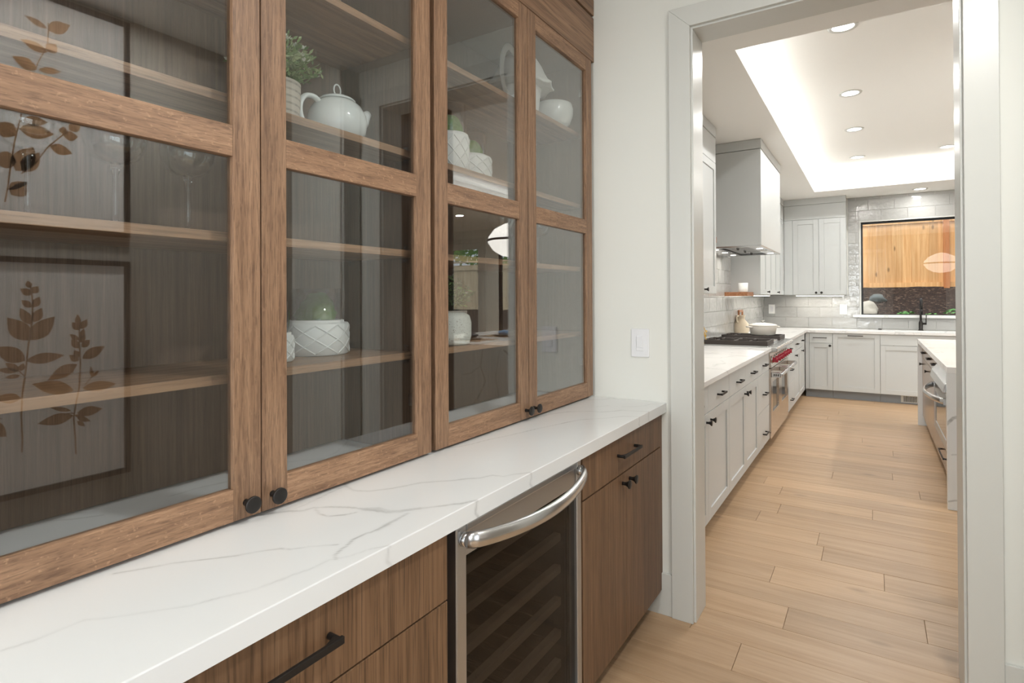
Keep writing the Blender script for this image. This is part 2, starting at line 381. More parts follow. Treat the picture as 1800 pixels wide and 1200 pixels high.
# ------------------------------------------------------------------ room shell: hall
YW = 2.43; WB = 2.58                    # wall with the doorway: front and back face
HX0, HX1, HY0, HZ = -1.47, 0.9, -2.6, 2.755
ox0, ox1, oz = -0.655, 0.272, 2.525     # rough opening
w = MB()
w.box(HX0-.1, ox0, YW, WB, 0, 3.3); w.box(ox1, 6.2, YW, WB, 0, 3.3); w.box(ox0, ox1, YW, WB, oz, 3.3)
struct(w, 'wall_far', M_WALL)
struct(B(HX0-.14, HX0, HY0-.1, YW, 0, 2.9), 'wall_left', M_WALL)
gy0, gy1, gz0, gz1 = -1.55, .30, .35, 2.35
w = MB(); w.box(HX1, HX1+.14, HY0-.1, gy0, 0, 2.9); w.box(HX1, HX1+.14, gy1, 2.28, 0, 2.9); w.box(HX1, HX1+.14, gy0, gy1, 0, gz0); w.box(HX1, HX1+.14, gy0, gy1, gz1, 2.9)
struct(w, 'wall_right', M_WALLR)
w = MB(); k = .05
w.box(HX1+.03, HX1+.09, gy0, gy0+k, gz0, gz1).box(HX1+.03, HX1+.09, gy1-k, gy1, gz0, gz1).box(HX1+.03, HX1+.09, gy0+k, gy1-k, gz0, gz0+k).box(HX1+.03, HX1+.09, gy0+k, gy1-k, gz1-k, gz1).box(HX1+.03, HX1+.09, -.65, -.60, gz0+k, gz1-k)
wd = struct(w, 'window_1', M_TRIM)
B(HX1+.055, HX1+.061, gy0+k, -.65, gz0+k, gz1-k).build('window_pane', M_WPANE, wd)
B(HX1+.055, HX1+.061, -.60, gy1-k, gz0+k, gz1-k).build('window_pane', M_WPANE, wd)
struct(B(.45, HX1+.14, 2.28, YW, 0, 2.9), 'wall_return', M_WALL)
struct(B(HX0-.14, HX1+.14, HY0-.1, YW, HZ, HZ+.12), 'ceiling', M_CEIL)
nx0, nx1, nz0, nz1 = -1.35, -.30, .75, 2.40
w = MB(); w.box(HX0, nx0, HY0-.14, HY0, 0, HZ); w.box(nx1, HX1, HY0-.14, HY0, 0, HZ); w.box(nx0, nx1, HY0-.14, HY0, 0, nz0); w.box(nx0, nx1, HY0-.14, HY0, nz1, HZ)
struct(w, 'wall_near', M_WALL)
k = .05
w = MB().box(nx0, nx0+k, HY0-.09, HY0-.03, nz0, nz1).box(nx1-k, nx1, HY0-.09, HY0-.03, nz0, nz1).box(nx0+k, nx1-k, HY0-.09, HY0-.03, nz0, nz0+k).box(nx0+k, nx1-k, HY0-.09, HY0-.03, nz1-k, nz1)
wd = struct(w, 'added_window', M_TRIM); B(nx0+k, nx1-k, HY0-.062, HY0-.056, nz0+k, nz1-k).build('window_pane', M_WPANE, wd)  # unseen window, added so light falls head-on on the doorway wall
for (x, y) in HALL_LAMPS:
    t = thing('recessed_light', 'round recessed downlight in the hall ceiling, ' + {-2.0: 'at the near end', -.9: 'behind the camera', 1.22: 'nearest the doorway'}[y], 'ceiling light', (x, y, HZ), 'downlights in the hall ceiling')
    MB().lathe((x, y, 0), [(.078, HZ), (.095, HZ), (.092, HZ-.006), (.078, HZ-.004)], 28, cap=False).build('trim_ring', M_TRIM, t)
    MB().lathe((x, y, 0), [(.077, HZ-.001), (.001, HZ-.0015)], 28, cap=False).build('diffuser', M_CAN, t)

# casing and jamb of the doorway
jx0, jx1, jz = -.635, .252, 2.505
cs = MB()
struct(MB().box(ox0-.001, jx0, YW-.001, WB+.008, 0, jz).box(jx1, ox1+.001, YW-.001, WB+.008, 0, jz).box(ox0-.001, ox1+.001, YW-.001, WB+.008, jz, oz+.001), 'trim_1', M_TRIM, bev=.0015)
cz = 2.5125; ct = 2.60
c = MB()
def prism(mb, pts, y0, y1, m=0):
    a = [mb.bm.verts.new((x, y0, z)) for x, z in pts]; b = [mb.bm.verts.new((x, y1, z)) for x, z in pts]
    mb.bm.faces.new(a).material_index = m; mb.bm.faces.new(b[::-1]).material_index = m
    for i in range(len(pts)):
        j = (i+1) % len(pts); mb.bm.faces.new((a[i], b[i], b[j], a[j])).material_index = m
    return mb
prism(c, [(-.733, 0), (-.643, 0), (-.643, cz), (-.733, ct)], 2.41, YW)
struct(c, 'trim_2', M_TRIM, bev=.002)
struct(prism(MB(), [(.260, 0), (.354, 0), (.354, ct+.002), (.260, cz)], 2.41, YW), 'trim_3', M_TRIM, bev=.002)
struct(prism(MB(), [(-.733, ct), (-.643, cz), (.260, cz), (.354, ct)], 2.41, YW), 'trim_4', M_TRIM, bev=.002)
struct(B(-.845, -.7335, 2.416, YW, 0, .178), 'baseboard_left', M_TRIM, bev=.002)
struct(B(.3545, .45, 2.416, YW, 0, .172), 'baseboard_right', M_TRIM, bev=.002)
struct(B(.43, .45, 2.29, 2.415, 0, 2.6), 'trim_5', M_TRIM, bev=.002)
struct(B(HX1-.014, HX1, HY0, 2.28, 0, .172), 'baseboard_side', M_TRIM, bev=.002)

# floor: planks run across the corridor
fl = struct(B(-1.6, 6.2, HY0-.1, 9.6, -.06, -.0075), 'floor', plain('subfloor', (.06, .035, .02), .9))
PW = .193; y = 2.767-PW*27
protos = {}
row = 0
while y < 9.34:
    x0, x1 = (-1.46, .9) if y+PW <= 2.45 else (-1.5, 3.0)
    if y < 2.45 < y+PW: x0, x1 = -1.46, .9
    x = x0-rnd.uniform(0, 1.4)
    if abs(y-2.767) < .01: x = .174-1.9
    if abs(y-3.35) < .1: x = -.235-1.9
    while x < x1:
        ln = rnd.choice((1.5, 1.9, 1.9, 2.2))
        if abs(y-2.767) < .01 or abs(y-3.35) < .1: ln = 1.9
        a, b = max(x, x0), min(x+ln, x1)
        if b-a > .05 and y+PW > -1.2:
            rz = rnd.uniform(-.0004, .0003)
            B(a+.0006, b-.0006, y+.0006, y+PW-.0006, -.008, rz).build('plank', W_FL[rnd.randrange(4)], fl, bev=.0012, seg=1)
        x += ln
    y += PW; row += 1
B(3.0, 6.1, 2.6, 9.33, -.0074, 0).build('plank_field', W_FL[1], fl)['kind'] = 'stuff'

# ------------------------------------------------------------------ hardware
def knob_disc(mb, p, ax, r=.017, proj=.028):
    # flat disc knob on a thin neck (axis ax, starting on the face at p)
    mb.lathe(p, [(.007, 0), (.0055, .004), (.0055, proj-.008), (r*.55, proj-.006), (r, proj-.004), (r, proj), (r*.9, proj+.001), (.0006, proj+.001)], 28, ax); return mb
def knob_cone(mb, p, ax, r=.016, proj=.030):
    mb.lathe(p, [(.007, 0), (.006, .008), (.007, .015), (r*.75, proj-.006), (r, proj-.003), (r, proj), (r*.9, proj+.001), (.0006, proj+.001)], 24, ax); return mb
def pull_x(mb, X, y0, y1, z, proj=.032, h=.011, sgn=1):
    # bar pull lying along Y on a face that looks along sgn*X
    t = .007
    a, b = sorted((X+sgn*proj, X+sgn*(proj-t))); mb.box(a, b, y0, y1, z-h/2, z+h/2)
    ax = 'x' if sgn > 0 else '-x'
    for yy, s_ in ((y0+.006, 1), (y1-.006, -1)):
        mb.lathe((X, yy, z), [(.0058, 0), (.0055, proj-t*.5)], 14, ax)
        pts = [(X+sgn*(proj-t), yy-.004*s_), (X+sgn*(proj-t), yy+s_*.03), (X+sgn*(proj-t-.010), yy+s_*.004)]
        v0 = [mb.bm.verts.new((q[0], q[1], z-h*.45)) for q in pts]; v1 = [mb.bm.verts.new((q[0], q[1], z+h*.45)) for q in pts]
        mb.bm.faces.new(v0); mb.bm.faces.new(v1[::-1])
        for i in range(3): mb.bm.faces.new((v0[i], v0[(i+1) % 3], v1[(i+1) % 3], v1[i]))
    return mb

# ------------------------------------------------------------------ glass-fronted wall cabinets
XD = -1.09; XS = -1.14; XBK = -1.452
SHZ = [1.214, 1.511, 1.802, 2.130]
def china(name_label, ya, yb, grp):
    t = thing('glass_front_cabinet', name_label, 'cabinet', (XBK, (ya+yb)/2, .916), grp)
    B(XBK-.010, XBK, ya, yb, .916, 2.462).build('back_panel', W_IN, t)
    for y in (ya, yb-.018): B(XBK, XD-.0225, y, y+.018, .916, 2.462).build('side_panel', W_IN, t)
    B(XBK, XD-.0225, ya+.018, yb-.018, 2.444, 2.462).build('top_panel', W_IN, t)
    for z in SHZ:
        s = B(XBK+.001, XS, ya+.0185, yb-.0185, z-.02, z).build('shelf', W_SH, t, bev=.001)
        for y, sg in ((ya+.0185, 1), (yb-.0185, -1)):
            for x in (XS-.03, XBK+.05):
                B(x-.008, x+.008, min(y, y+sg*.010), max(y, y+sg*.010), z-.034, z-.0205).build('shelf_clip', M_THIN, s)
                B(x-.008, x+.008, min(y, y+sg*.004), max(y, y+sg*.004), z+.0005, z+.018).build('shelf_clip', M_THIN, s)
    return t
def china_door(t, ya, yb, knob_y, hinge_y):
    sw = .0605; z0, z1 = .9215, 2.4625; zr = [(z0, .986), (1.660, 1.7225), (2.401, z1)]
    m = MB()
    for y in (ya, yb-sw): m.box(XD-.021, XD, y, y+sw, z0, z1, 0)
    for (a, b) in zr: m.box(XD-.021, XD, ya+sw, yb-sw, a, b, 1)
    d = m.build('door', [W_V, W_H], t, bev=.0009)
    for (a, b) in ((.986, 1.660), (1.7225, 2.401)):
        B(XD-.0135, XD-.0095, ya+sw-.004, yb-sw+.004, a-.004, b+.004).build('glass_pane', M_PANE, d)
    knob_disc(MB(), (XD, knob_y, .953), 'x').build('knob', M_BLACK, d)
    for z in (1.08, 2.30):
        s = -1 if hinge_y > (ya+yb)/2 else 1
        y0 = hinge_y
        MB().box(XD-.036, XD-.022, min(y0, y0+s*.05), max(y0, y0+s*.05), z-.016, z+.016).lathe((XD-.036, y0+s*.036, z), [(.011, 0), (.011, .003)], 14, '-x').build('hinge', M_STEELP, d)
    return d
ca = china('wide oak cabinet behind the two nearest glass doors, teapot and wine glasses inside', .160, 1.2725, 'glass cabinets on the quartz counter')
china_door(ca, .1785, .7235, .6895, .19); china_door(ca, .7265, 1.2705, .7505, 1.262)
cb = china('oak glass cabinet at the far end beside the white wall, bowl and wine glasses inside', 1.2875, 2.4045, 'glass cabinets on the quartz counter')
china_door(cb, 1.2905, 1.8265, 1.8035, 1.30); china_door(cb, 1.8295, 2.4025, 1.863, 2.392)
t = thing('cabinet_crown', 'horizontal-grain oak boards above the glass cabinets up to the ceiling', 'trim', (XD-.02, 1.3, 2.463))
B(XD-.03, XD+.002, .160, 2.4285, 2.4635, 2.668).build('frieze_board', W_HC, t, bev=.001)
B(XD-.03, XD-.012, .160, 2.4285, 2.6685, 2.680).build('shadow_gap', M_DARK, t)
B(XD-.03, XD+.003, .160, 2.4285, 2.6805, HZ-.0005).build('crown_board', W_HC, t, bev=.001)

# ------------------------------------------------------------------ veined counter of the hall
def poly_len(pts): return sum((Vector(b)-Vector(a)).length for a, b in zip(pts, pts[1:]))
def onz(px, py, z):
    v = r_*((px-900)/F)+d_*((py-CY)/F)+f0
    k = (z-CAMH)/v.z; return (v.x*k, v.y*k)
XF = -.757; ZT = .914
def c8(*ps): return [(200+x/2.903, 850+y/2.903) for x, y in ps]
def c10(*ps): return [(780+x/10, 780+y/10) for x, y in ps]
def r1(*ps): return [(1000+x/7.5, 640+y/7.5) for x, y in ps]
VEINS = [  # (traced course on the slab top, half width in m, strength, does it run over the edge)
    (c8((720, 163), (880, 140), (960, 138), (1020, 122), (1100, 118), (1200, 120), (1290, 130), (1400, 145), (1460, 140), (1560, 125), (1680, 112))+c10((0, 1085), (150, 1060), (300, 1050), (480, 1010), (560, 985)), .0050, .62, 1),
    (c8((1290, 130), (1340, 128), (1400, 143), (1460, 141)), .0095, .45, 0),
    (c8((1030, 130), (1050, 155), (1100, 165), (1180, 158), (1240, 145)), .0022, .6, 0),
    (c8((0, 458), (200, 425), (300, 405), (500, 382), (620, 368), (740, 345), (850, 330), (900, 335), (1000, 320), (1140, 310)), .0020, .68, 0),
    (c8((1500, 150), (1440, 185), (1380, 215), (1330, 240), (1270, 260), (1220, 285), (1200, 305), (1160, 335), (1130, 365), (1135, 385)), .0026, .6, 0),
    (c8((1400, 205), (1370, 222), (1340, 236)), .0060, .5, 0),
    ([(0, 1144), (60, 1125), (145, 1090)]+c8((0, 680), (100, 665), (300, 635), (400, 620), (560, 575), (700, 545), (800, 510), (900, 470), (1030, 425), (1090, 390), (1200, 370), (1300, 335), (1400, 312)), .0024, .33, 1),
    ([(519, 894), (561, 875), (577, 867), (607, 854), (613, 848)], .0018, .5, 0),
    ([(596, 842), (611, 856), (623, 862), (648, 863), (690, 858), (740, 848), (798, 844), (822, 841), (842, 840), (865, 835), (885, 837), (905, 833), (931, 829.5)], .0042, .52, 1),
    ([(788, 787), (810, 784), (828, 780.5), (850, 774.5), (870, 770), (895, 765), (950, 752)]+r1((0, 760), (150, 730), (500, 710), (620, 695), (720, 685), (920, 688)), .0022, .62, 1),
    (r1((-400, 690), (-200, 650), (0, 625), (300, 620), (420, 630), (600, 618), (700, 605), (900, 618), (1045, 625)), .0050, .42, 1),
    (r1((200, 468), (450, 465), (550, 450), (700, 468), (850, 465), (980, 455)), .0030, .5, 0),
    (r1((330, 400), (450, 410), (560, 440), (650, 465)), .0045, .42, 0),
    (r1((360, 560), (520, 545)), .003, .55, 0), (r1((700, 560), (860, 558), (1000, 545), (1070, 525), (1200, 520), (1290, 505)), .0030, .4, 1),
    ([(300, 872), (345, 858), (372, 852), (402, 846)], .003, .5, 0), ([(330, 895), (360, 880), (405, 868)], .002, .4, 0), ([(80, 915), (130, 912), (180, 905)], .003, .5, 0),
    ([(560, 808), (590, 796), (612, 775)], .004, .35, 0), ([(505, 812), (560, 806), (590, 812)], .0015, .45, 0),
    ([(800, 735), (850, 725), (905, 712)], .002, .5, 0), ([(840, 742), (880, 730)], .002, .4, 0),
]
segs = []
for pts, hw, st, over in VEINS:
    P2 = [Vector(onz(x, y, ZT)) for x, y in pts]
    if over: P2[-1].x = XF
    # wobble: subdivide with noise
    Q = []
    for a, b in zip(P2, P2[1:]):
        n = max(1, int((b-a).length/.012))
        for i in range(n):
            p = a.lerp(b, i/n); k = mnoise.noise(Vector((p.x*60, p.y*60, hw*900)))*.0022
            Q.append(p+Vector((k, k*.6)))
    Q.append(P2[-1])
    if over:
        e = Q[-1]; Q += [Vector((e.x+.014, e.y-.002+rnd.uniform(-.004, .004))), Vector((e.x+.028, e.y-.006)), Vector((e.x+.045, e.y+.010))]
    for i, (a, b) in enumerate(zip(Q, Q[1:])):
        u = i/max(1, len(Q)-1); k = .55+.9*abs(mnoise.noise(Vector((a.x*9, a.y*9, 3+hw*500))))
        segs.append((a, b, hw*k, st*(.7+.5*mnoise.noise(Vector((a.x*14, a.y*14, 9))))))
cell = {}
CS = .04
for s_ in segs:
    a, b = s_[0], s_[1]
    for i in range(int((min(a.x, b.x)-.02)//CS), int((max(a.x, b.x)+.02)//CS)+1):
        for j in range(int((min(a.y, b.y)-.02)//CS), int((max(a.y, b.y)+.02)//CS)+1):
            cell.setdefault((i, j), []).append(s_)
def vein_at(x, y):
    best = 0
    for a, b, hw, st in cell.get((int(x//CS), int(y//CS)), ()):
        ab = b-a; l2 = ab.length_squared or 1e-9
        k = max(0, min(1, ((x-a.x)*ab.x+(y-a.y)*ab.y)/l2)); dx, dy = x-a.x-ab.x*k, y-a.y-ab.y*k
        d = math.sqrt(dx*dx+dy*dy)
        v = st*max(0, min(1, (hw+.0016-d)/.0026))
        v = max(v, st*.22*max(0, 1-d/(hw*3+.004)))
        if v > best: best = v
    return best
def veined_slab():
    us = []; x = -1.4685
    while x < XF-.004: us.append(x); x += .0042
    us += [XF-.002]
    prof = [(u, ZT, u) for u in us]+[(XF-.0006, ZT-.0006, XF-.0006), (XF, ZT-.002, XF+.001)]
    k = 1
    while k*.0045 < .036: prof.append((XF, ZT-.002-k*.0045, XF+.002+k*.0045)); k += 1
    prof += [(XF, .874, XF+.04), (XF-.045, .874, XF+.09)]
    ys = []; y = -.30
    while y < 2.429: ys.append(y); y += .0046 if y > .15 else .03
    ys.append(2.4293)
    verts = [(p[0], yy, p[1]) for yy in ys for p in prof]; n = len(prof)
    vals = [vein_at(p[2], yy) for yy in ys for p in prof]
    faces = [(j*n+i, j*n+i+1, (j+1)*n+i+1, (j+1)*n+i) for j in range(len(ys)-1) for i in range(n-1)]
    me = bpy.data.meshes.new('slab'); me.from_pydata(verts, [], faces); me.update()
    at = me.attributes.new('vein', 'FLOAT', 'POINT'); at.data.foreach_set('value', vals)
    me.materials.append(M_MARB)
    if me.polygons[0].normal.z < 0: me.flip_normals()
    return me
t = thing('countertop', 'white grey-veined quartz counter under the glass cabinets', 'countertop', (-1.1, 1.1, .874))
me = veined_slab(); me.transform(Matrix.Translation(-WL[t.name])); o = bpy.data.objects.new('slab', me); COL.objects.link(o); o.parent = t

# ------------------------------------------------------------------ hall base cabinets
XB = -.777
def carcass(t, ya, yb, z0=.105, z1=.873, xf=XB-.021, toe=True):
    B(-1.468, xf, ya, yb, z0, z1).build('carcass', W_VB, t)
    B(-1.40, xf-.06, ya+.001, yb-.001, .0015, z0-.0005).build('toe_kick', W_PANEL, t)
t = thing('drawer_cabinet', 'oak base cabinet with wide drawers nearest the camera', 'cabinet', (-1.1, .5, .002))
carcass(t, -.30, .9565)
for z0, z1 in ((.7225, .8725), (.415, .7185), (.107, .411)):
    d = B(XB-.0205, XB, .045, .9555, z0, z1).build('drawer', W_V2, t, bev=.001)
    zz = .803 if z0 > .7 else z1-.07
    pull_x(MB(), XB, .355, .647, zz, h=.0125).build('handle', M_BLACK, d, bev=.001)
d = B(XB-.0205, XB, -.30, .042, .107, .8725).build('door', W_V2, t, bev=.001)
t = thing('base_cabinet', 'oak base cabinet with one drawer and two doors beside the doorway', 'cabinet', (-1.1, 2.0, .002))
carcass(t, 1.628, 2.429)
B(XB-.0205, XB-.001, 2.4015, 2.4285, .107, .8725).build('filler_strip', W_VB, t)
d = B(XB-.0205, XB, 1.630, 2.399, .7285, .8725).build('drawer', W_VB, t, bev=.001)
pull_x(MB(), XB, 1.914, 2.096, .802).build('handle', M_BLACK, d, bev=.001)
for a, b, k in ((1.630, 1.9995, 1.966), (2.0005, 2.399, 2.036)):
    d = B(XB-.0205, XB, a, b, .107, .7235).build('door', W_VB, t, bev=.0006)
    knob_cone(MB(), (XB, k, .691), 'x').build('knob', M_BLACK, d)

# ------------------------------------------------------------------ wine cooler
t = thing('wine_cooler', 'stainless under-counter wine cooler with dark glass and curved bar handle', 'wine cooler', (-1.1, 1.3, .002))
y0, y1, z0, z1 = .989, 1.621, .105, .862
MB().box(-1.45, -1.43, y0-.012, y1, .03, .868).box(-1.43, XB-.045, y0-.012, y0+.01, .03, .868).box(-1.43, XB-.045, y1-.02, y1, .03, .868).box(-1.43, XB-.045, y0+.01, y1-.02, .03, .07).box(-1.43, XB-.045, y0+.01, y1-.02, .855, .868).build('case', M_DARK, t)
for yy in (1.06, 1.56): MB().lathe((-.9, yy, 0), [(.02, .0015), (.02, .03)], 12).build('foot', M_DARK, t)
fw = .036
fr = MB(); fr.box(XB-.04, XB, y0, y0+fw, z0, z1).box(XB-.04, XB, y1-fw+.008, y1, z0, z1).box(XB-.04, XB, y0+fw, y1-fw+.008, z1-.020, z1).box(XB-.04, XB, y0+fw, y1-fw+.008, z0, z0+.055)
dr = fr.build('door', M_STEEL, t, bev=.004)
B(XB-.030, XB-.012, y0+fw-.002, y1-fw+.010, z0+.05, z1-.015).build('glass_pane', M_SMOKE, dr)
B(XB-.0118, XB-.006, y0+fw+.001, y1-fw+.007, z1-.075, z1-.0205).build('steel_header', M_STEEL, dr)
n = 24; hp = []
for i in range(n+1):
    u = i/n; hp.append((XB+.012+.060*math.sin(PI*u)**.6, y0+.020+u*(y1-y0-.034), z1-.030-.012*math.sin(PI*u)))
hb = MB().tube(hp, lambda u: .0165, 14, flat=(.62, 1.15))
hb.lathe((XB-.002, y0+.022, z1-.030), [(.016, 0), (.015, .016)], 14, 'x').lathe((XB-.002, y1-.016, z1-.030), [(.016, 0), (.015, .016)], 14, 'x')
hb.build('handle', M_STEELP, dr)
M_RACK = wood('rack_front', 1, (.33, .26, .21), (.40, .32, .26), (.46, .38, .31), across=60, along=2, pore=.1)
for z in (.722, .628, .530, .430, .330, .238, .15):
    s = B(-.845, -.822, y0+.03, y1-.055, z-.012, z+.012).build('wine_rack', M_RACK, t, bev=.002)
    rk = MB()
    for k in range(8): rk.tube([(-.845, y0+.06+k*.068, z-.004), (-1.40, y0+.06+k*.068, z-.004)], .0025, 6)
    rk.build('rack_wire', M_IRON, s)['kind'] = 'stuff'

# ------------------------------------------------------------------ light switch
t = thing('light_switch', 'pale rocker light switch on the white wall beside the doorway', 'light switch', (-.872, 2.4295, 1.168))
B(-.913, -.831, 2.424, 2.4295, 1.106, 1.231).build('wall_plate', M_SWITCH, t, bev=.003)
B(-.889, -.856, 2.4215, 2.424, 1.134, 1.200).build('rocker', M_SWITCH, t, bev=.001)
B(-.8865, -.8585, 2.4195, 2.4215, 1.150, 1.1975).build('dimmer_bar', M_SWITCH, t, bev=.001)

# ------------------------------------------------------------------ things in the glass cabinets
def glass_holder(x, y, z, r, h, gr, gh, label, moss=True, grp='lattice candle holders'):
    t = thing('candle_holder', label, 'candle holder', (x, y, z), grp)
    MB().lathe((x, y, z), [(r*.93, .0005), (r, .004), (r, h-.004), (r*.97, h), (gr*1.12, h), (gr*1.12, h+.006), (gr+.004, h+.008), (gr+.003, h-.02), (.001, h-.02)], 40).build('base', M_MATTE, t)
    lt = MB(); nr = 9
    for sg in (1, -1):
        for k in range(nr):
            pts = []
            for i in range(13):
                u = i/12; a = 2*PI*(k/nr)+sg*u*2*PI/nr*2.0
                pts.append((x+(r+.0004)*math.cos(a), y+(r+.0004)*math.sin(a), z+.006+u*(h-.012)))
            lt.tube(pts, .0022, 6)
    lt.build('lattice_relief', M_MATTE, t)['kind'] = 'stuff'
    MB().lathe((x, y, z), [(gr, h-.019), (gr, h+gh), (gr-.0025, h+gh), (gr-.0025, h-.019)], 36, cap=False).build('glass_cylinder', M_THIN, t)
    if moss:
        m = MB(); m.blob((x, y, z+h+.018), gr*.82, 3, .16, 3, 3, 0, (1, 1, .60)); m.blob((x-.008, y+gr*.20, z+h+gh*.45), gr*.62, 8, .2, 3, 3); m.blob((x+.006, y-gr*.30, z+h+gh*.36), gr*.50, 5, .2, 3, 3); m.blob((x+gr*.3, y+gr*.1, z+h+gh*.3), gr*.45, 11, .2, 3, 3)
        m.build('moss', M_MOSS, t)
    return t
glass_holder(-1.335, 1.060, SHZ[0], .089, .090, .068, .095, 'large white lattice candle holder with moss on the low shelf of the near cabinet')
glass_holder(-1.262, .872, SHZ[0], .048, .066, .038, .085, 'small white lattice candle holder half hidden behind the door stile, low shelf')
glass_holder(-1.22, 1.525, SHZ[2], .066, .120, .056, .105, 'tall white lattice candle holder on the upper shelf, nearer the door stile')
glass_holder(-1.265, 1.708, SHZ[2], .076, .092, .054, .085, 'squat white lattice candle holder right of the tall one on the upper shelf')

def wine_glass(x, y, z, label):
    t = thing('wine_glass', label, 'wine glass', (x, y, z), 'long-stemmed coupe glasses on the middle shelf')
    MB().lathe((x, y, z), [(.036, .0006), (.036, .0016), (.010, .0045), (.0062, .010), (.0040, .020), (.0042, .105), (.0085, .122), (.0105, .1265), (.0015, .1285)], 28).build('stem', M_CLEAR, t)
    zb = .128
    pr = [(.001, zb), (.022, zb+.002), (.040, zb+.012), (.0525, zb+.034), (.0560, zb+.056), (.0535, zb+.078), (.0490, zb+.092)]
    inn = [(r-.0011, h+.0012) for r, h in pr[::-1][:-1]]+[(.001, zb+.0015)]
    MB().lathe((x, y, z), pr+inn, 40, cap=False).build('bowl', M_THIN, t)
    return t
for (x, y, lb) in ((-1.27, .388, 'coupe wine glass farthest left on the middle shelf, before the leaf reflections'),
                   (-1.27, .527, 'coupe wine glass second from the left on the middle shelf of the near cabinet'),
                   (-1.27, .669, 'coupe wine glass nearest the first door stile on the middle shelf'),
                   (-1.26, 1.905, 'coupe wine glass behind the third door, beside the globe reflection'),
                   (-1.30, 2.045, 'coupe wine glass mostly hidden by the stiles between the two far doors'),
                   (-1.26, 2.200, 'coupe wine glass behind the last door on the middle shelf')):
    wine_glass(x, y, SHZ[1], lb)

def smooth(P, k=5):
    P = [Vector(p) for p in P]; Q = []
    for i in range(len(P)-1):
        a, b, c, d = P[max(i-1, 0)], P[i], P[i+1], P[min(i+2, len(P)-1)]
        for j in range(k):
            u = j/k; Q.append(.5*((2*b)+(c-a)*u+(2*a-5*b+4*c-d)*u*u+(3*b-a-3*c+d)*u**3))
    return Q+[P[-1]]
# teapot
x, y, z = -1.285, 1.095, SHZ[2]
t = thing('teapot', 'round white glossy teapot on the upper shelf of the near cabinet', 'teapot', (x, y, z))
MB().lathe((x, y, z), [(.040, .0005), (.044, .004), (.062, .018), (.078, .042), (.0835, .068), (.080, .092), (.066, .116), (.050, .128), (.047, .129), (.046, .126), (.001, .126)], 44).build('body', M_WHITE, t)
MB().lathe((x, y, z), [(.050, .1295), (.051, .1325), (.044, .138), (.028, .1445), (.010, .148), (.001, .1485)], 36).build('lid', M_WHITE, t)
MB().tube([(x, y+.012*math.cos(a), z+.163+.016*math.sin(a)) for a in [2*PI*i/18 for i in range(18)]], .0022, 8, closed=True).build('lid_ring', M_WHITE, t)
sp = [(x, y+.060, z+.062), (x, y+.080, z+.078), (x, y+.096, z+.098), (x, y+.106, z+.116), (x, y+.116, z+.126)]
MB().tube(sp, lambda u: .026-.014*u, 16).build('spout', M_WHITE, t)
hp = [(x, y-.062, z+.112), (x, y-.082, z+.121), (x, y-.108, z+.116), (x, y-.124, z+.094), (x, y-.126, z+.066), (x, y-.114, z+.040), (x, y-.092, z+.024), (x, y-.066, z+.024)]
MB().tube(smooth(hp), .0085, 12, flat=(1.25, .8)).build('handle', M_WHITE, t)

def flower_pot(x, y, z, r, h, label, dark, ph, pr, n, ribbed=False):
    t = thing('potted_plant', label, 'plant', (x, y, z))
    if ribbed:
        pf = [(r*.97, .0005)]
        k = 9
        for i in range(k):
            a, b = h*i/k, h*(i+1)/k
            pf += [(r*.985, a+.001), (r, a+.003), (r, b-.003), (r*.985, b-.001)]
        pf += [(r*.92, h), (r*.90, h-.012), (.001, h-.012)]
        MB().lathe((x, y, z), pf, 32).build('pot', M_BEIGE, t)
    else:
        MB().lathe((x, y, z), [(r*.86, .0005), (r*.9, .004), (r, h*.6), (r*1.02, h), (r*.95, h), (r*.93, h-.012), (.001, h-.012)], 32).build('pot', M_SCRIPT, t)
    st = MB(); lv = MB(); fw_ = MB()
    for i in range(n):
        a = rnd.uniform(0, 2*PI); e = rnd.uniform(.05, 1.0)
        tip = Vector((x+pr*e*math.cos(a), y+pr*e*math.sin(a), z+h+ph*(rnd.uniform(.45, 1.0))*(1-.45*e*e)))
        base = Vector((x+r*.5*e*math.cos(a), y+r*.5*e*math.sin(a), z+h-.012))
        mid = base.lerp(tip, .5)+Vector((0, 0, .012))
        st.tube([base, mid, tip], .0009, 4)
        for j in range(16):
            u = .3+.7*j/15; p = base.lerp(mid, u*2) if u < .5 else mid.lerp(tip, u*2-1)
            d = Vector((rnd.uniform(-1, 1), rnd.uniform(-1, 1), rnd.uniform(-.3, .9)))
            lv.leaf(p, d, rnd.uniform(.012, .024), rnd.uniform(.006, .0095), 0 if rnd.random() < .6 else 1)
        if rnd.random() < (.15 if dark else .55):
            for j in range(6):
                a2 = 2*PI*j/6; fw_.leaf(tip, (math.cos(a2), math.sin(a2), rnd.uniform(.2, .8)), .012, .007)
    st.build('stems', M_DLEAF if dark else M_LEAF, t)['kind'] = 'stuff'
    lv.build('foliage', [M_DLEAF, M_LEAF] if dark else [M_LEAF, M_LEAF2], t, recalc=False)['kind'] = 'stuff'
    fw_.build('blossoms', M_PETAL, t, recalc=False)['kind'] = 'stuff'
    return t
flower_pot(-1.29, .898, SHZ[2], .062, .122, 'beige planter with printed script and white flowering green plant beside the teapot', False, .125, .118, 130)
flower_pot(-1.30, 1.625, SHZ[0], .060, .112, 'ribbed beige pot with dark bushy plant behind the white speckled vase', True, .135, .085, 60, ribbed=True)
x, y, z = -1.20, 1.505, SHZ[0]
t = thing('vase', 'white speckled rounded vase on the low shelf behind the third door', 'vase', (x, y, z))
MB().lathe((x, y, z), [(.050, .0005), (.060, .006), (.066, .03), (.0665, .075), (.060, .098), (.045, .108), (.028, .111), (.026, .106), (.001, .10)], 36).build('body', M_SPECK, t)

